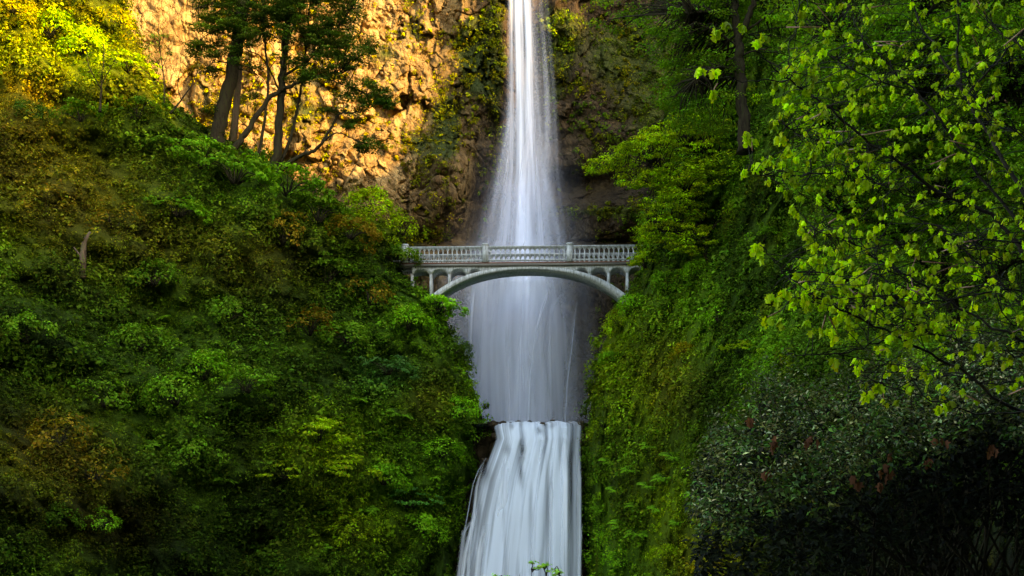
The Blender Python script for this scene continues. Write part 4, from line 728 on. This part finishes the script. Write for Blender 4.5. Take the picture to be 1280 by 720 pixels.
LEFT = [
 ('round', 60, 40, 2.0, YG, 'sunlit yellow-green shrub near the top left corner'), ('loose', 20, 20, 1.8, YL, 'golden shrub in the very top left corner'), ('round', 108, 66, 1.8, YG * 1.1, 'brightest lime shrub left of the slim young tree'), ('layered', 168, 92, 2.0, YG * 1.1, 'lime shrub between the slim young tree and the bare rock'),
 ('loose', 140, 30, 1.5, YL, 'golden bush just left of the pale bare rock'), ('round', 36, 148, 1.3, DK * 1.3, 'small dark round shrub on the brown slope at left'), ('layered', 105, 152, 1.6, MD * 1.2, 'mid green shrub under the slim young tree'), ('layered', 165, 150, 2.0, MD, 'dark green layered shrub where sunlight ends, below the saplings'),
 ('layered', 215, 175, 2.2, MD * .9, 'dark green shrub on the ridge left of the thickest trunk'), ('layered', 255, 215, 2.2, BR * .6, 'layered green shrub directly below the thickest trunk'), ('layered', 300, 232, 2.3, BR * .62, 'wide layered shrub below the leaning stem'), ('layered', 350, 245, 2.1, BR * .58, 'layered shrub under the base of the several-stemmed tree'), ('layered', 395, 280, 2.0, MD * .9, 'dark layered shrub on the ridge shoulder below the drooping crown'),
 ('layered', 222, 255, 1.6, BR * .62, 'bright-leaved shrub on the slope, lower left of the ridge trees'), ('loose', 345, 300, 1.6, OL, 'olive brown bush in the middle of the left slope'), ('round', 460, 268, 1.7, YG * .9, 'yellow-green shrub on the saddle left of the bridge'), ('loose', 496, 290, 1.3, YG * .7, 'yellow-green shrub just above the left end of the bridge'), ('round', 440, 300, 1.6, OL * .9, 'dull olive shrub left of the bridge railing'),
 ('round', 488, 330, 1.5, MD * .8, 'dark shrub hiding the foot of the left bridge end'), ('layered', 538, 388, 1.5, BR * 1.25, 'fresh green shrub right under the left foot of the arch'), ('round', 510, 400, 1.5, BR * .9, 'green shrub left of the one under the arch foot'), ('loose', 468, 380, 1.7, OL * .8, 'brownish shrub below and left of the bridge end'), ('layered', 420, 350, 1.9, MD * .8, 'dark shrub on the slope level with the bridge'),
 ('round', 560, 440, 1.2, MD * .7, 'small dark shrub on the edge of the gorge below the arch foot'), ('layered', 482, 470, 1.6, np.array((.03, .08, .014)), 'blue-green shrub halfway down between bridge and lower fall'), ('round', 430, 430, 1.7, MD * 1.1, 'mid green shrub above the blue-green one'), ('loose', 380, 420, 1.7, OL * .6, 'dark brown-green bush in the centre of the left slope'),
 ('round', 250, 470, 1.7, BR * .65, 'rounded green shrub in the lower middle of the left slope'), ('round', 215, 505, 1.6, MD * 1.2, 'rounded green shrub just below its brighter neighbour on the left slope'), ('layered', 300, 490, 1.5, MD * 1.3, 'leafy green shrub right of the two rounded ones'), ('round', 170, 440, 1.6, MD, 'dark green shrub under the pale broken stump'), ('loose', 120, 500, 1.5, MD * 1.1, 'loose green bush left of the rounded shrubs'),
 ('layered', 385, 545, 1.7, YG * .95, 'pale yellow-green shrub with layered sprays, upper of the bright pair'), ('layered', 420, 580, 1.6, YG * .85, 'pale yellow-green shrub, lower of the bright pair'), ('layered', 365, 590, 1.3, YG * .75, 'small yellow-green shrub left of the bright pair'), ('round', 565, 515, 1.2, BR * 1.1, 'bright green shrub at the gorge edge left of the waterfall lip'), ('loose', 590, 540, .9, BR, 'small green plant closest to the left end of the lip'),
 ('round', 545, 570, 1.4, BR * .9, 'green shrub below the one at the gorge edge'), ('layered', 500, 630, 1.6, np.array((.04, .12, .016)), 'vivid blue-green shrub in the lower slope left of the cascade'), ('round', 525, 665, 1.5, BR * 1.05, 'bright green shrub just below the vivid blue-green one'), ('round', 470, 600, 1.4, BR * .9, 'green shrub above and left of the vivid blue-green one'), ('loose', 440, 680, 1.4, YG * .7, 'yellowish bush near the bottom edge, left of the cascade'),
 ('loose', 70, 560, 1.6, OL, 'rusty olive bush on the lower left slope'), ('loose', 110, 600, 1.5, OL * .9, 'rusty olive bush below and right of its twin'), ('round', 60, 650, 1.1, MD * .6, 'dark shrub near the bottom left corner'), ('loose', 118, 655, .9, BR * .8, 'small bright sprig in the dark lower left slope'), ('round', 240, 560, 1.5, MD * 1.1, 'green shrub above the dark gully'), ('round', 200, 350, 1.5, MD * .8, 'dark shrub right of the pale broken stump'), ('loose', 60, 260, 1.7, OL * 1.1, 'brown-leaved bush high on the left slope, near the edge'), ('loose', 140, 290, 1.6, OL, 'brown-leaved bush just above the pale broken stump'), ('round', 290, 400, 1.5, MD, 'mid green shrub left of the dark brown-green bush'), ('round', 30, 420, 1.5, MD * 1.1, 'green shrub at the left edge, halfway up')]
for kd, px, py, r, col, lab in LEFT: put(kd, surf_left, px, py, r * (1.2 if py > 200 else 1), col, lab)
for kd, px, py, r, Y, col, lab in [('layered', 500, 352, 1.25, 101.2, MD * .9, 'dark shrub in front of the left end pier of the bridge'), ('loose', 512, 322, .8, 100.6, YG * .5, 'thin olive shrub leaning over the left end of the railing'), ('round', 486, 310, 1.3, 102, YG * .6, 'olive green shrub at the left railing post'),
                                ('layered', 545, 385, 1.2, 100.3, BR * 1.3, 'fresh bright green shrub at the left foot of the arch'), ('round', 522, 368, .95, 100.9, MD, 'small shrub between the outer left columns and the gorge'), ('round', 812, 322, 1.15, 100.2, YG * .9, 'yellow-green shrub over the right end of the railing'), ('round', 806, 352, 1.1, 100.4, MD, 'dark shrub beside the outermost right column'), ('loose', 792, 376, .8, 100.2, BR * 1.1, 'small green shrub at the right foot of the arch')]:
    put(kd, at_depth(Y), px, py, r, col, lab, out=0)
RIGHT = [('layered', 815, 330, 1.3, YG * .9, 'bright shrub covering the right end of the bridge'), ('round', 800, 385, 1.2, BR * 1.0, 'green shrub under the right foot of the arch'), ('loose', 778, 405, 1.0, YG, 'lime shrub hanging at the gorge edge under the arch foot'), ('round', 840, 360, 1.3, BR * .7, 'green shrub right of the bridge end'), ('round', 770, 450, 1.0, BR * .8, 'green tuft halfway down the gorge edge on the right'),
 ('loose', 905, 400, 1.0, BR, 'bright green bush on the mossy cliff wall left of the maple tips'), ('round', 880, 345, 1.1, BR * .8, 'green bush high on the cliff wall right of the bridge'), ('layered', 930, 440, 1.0, YG * .8, 'yellow-green leafy shrub above the evergreen bush'), ('round', 975, 445, .8, BR * .8, 'green shrub between the evergreen bush and the maple'), ('round', 862, 440, .9, YL * .6, 'mossy yellow tuft on a cliff rib'),
 ('round', 835, 690, .9, YG * .9, 'rounded yellow-green shrub at the bottom, right of the cascade'), ('round', 885, 705, .8, YL * .8, 'yellowish mossy shrub at the bottom left of the evergreen bush'), ('loose', 780, 700, .9, BR, 'bright green shrub at the bottom, nearest the cascade'), ('loose', 760, 530, .9, YG * .6, 'green tuft right of the waterfall lip'), ('layered', 960, 300, 1.1, BR * .7, 'dim green shrub behind the maple tips, level with the bridge')]
for kd, px, py, r, col, lab in RIGHT: put(kd, surf_right, px, py, r, col, lab)
fr = np.random.RandomState(12)
for px, py in [(790, 590), (812, 610), (770, 615), (800, 640), (835, 600), (825, 640), (780, 660), (850, 655), (755, 640), (800, 670), (845, 575), (870, 620), (815, 560), (765, 580)]:
    put('fern', surf_right, px, py, fr.uniform(.7, 1.1), BR * fr.uniform(.8, 1.3), 'green sword fern arching from the lower part of the right cliff wall', 'ferns on the right cliff wall', 'fern', out=.1)
for px, py in [(520, 555), (500, 520), (540, 600), (455, 640), (560, 620), (400, 640), (470, 540), (445, 500), (350, 540), (180, 560), (280, 600), (200, 400), (330, 440), (400, 690), (500, 700)]:
    put('fern', surf_left, px, py, fr.uniform(.7, 1.2), BR * fr.uniform(.5, 1.0), 'green fern among the undergrowth of the left hillside', 'ferns on the left hillside', 'fern', out=.1)
#@@B

# ------------------------------------------------------------------ camera
cd = bpy.data.cameras.new('camera'); cam = bpy.data.objects.new('camera', cd); COL.objects.link(cam); scene.camera = cam
cam.location = (0, 0, 0); cam.rotation_euler = (PI / 2, 0, 0); cd.sensor_width = 36; cd.lens = 36 * F / 1280; cd.shift_y = (HOR - 360) / 1280
cd.clip_start = .1; cd.clip_end = 5000
vs = scene.view_settings; vs.view_transform = 'Standard'; vs.look = 'None'; vs.gamma = 1; vs.use_curve_mapping = False; vs.exposure = 2.8; vs.use_white_balance = True; vs.white_balance_temperature = 8000
scene.cycles.max_bounces = 5; scene.cycles.diffuse_bounces = 3; scene.cycles.glossy_bounces = 1; scene.cycles.transmission_bounces = 3; scene.cycles.transparent_max_bounces = 16
scene.cycles.use_denoising = True
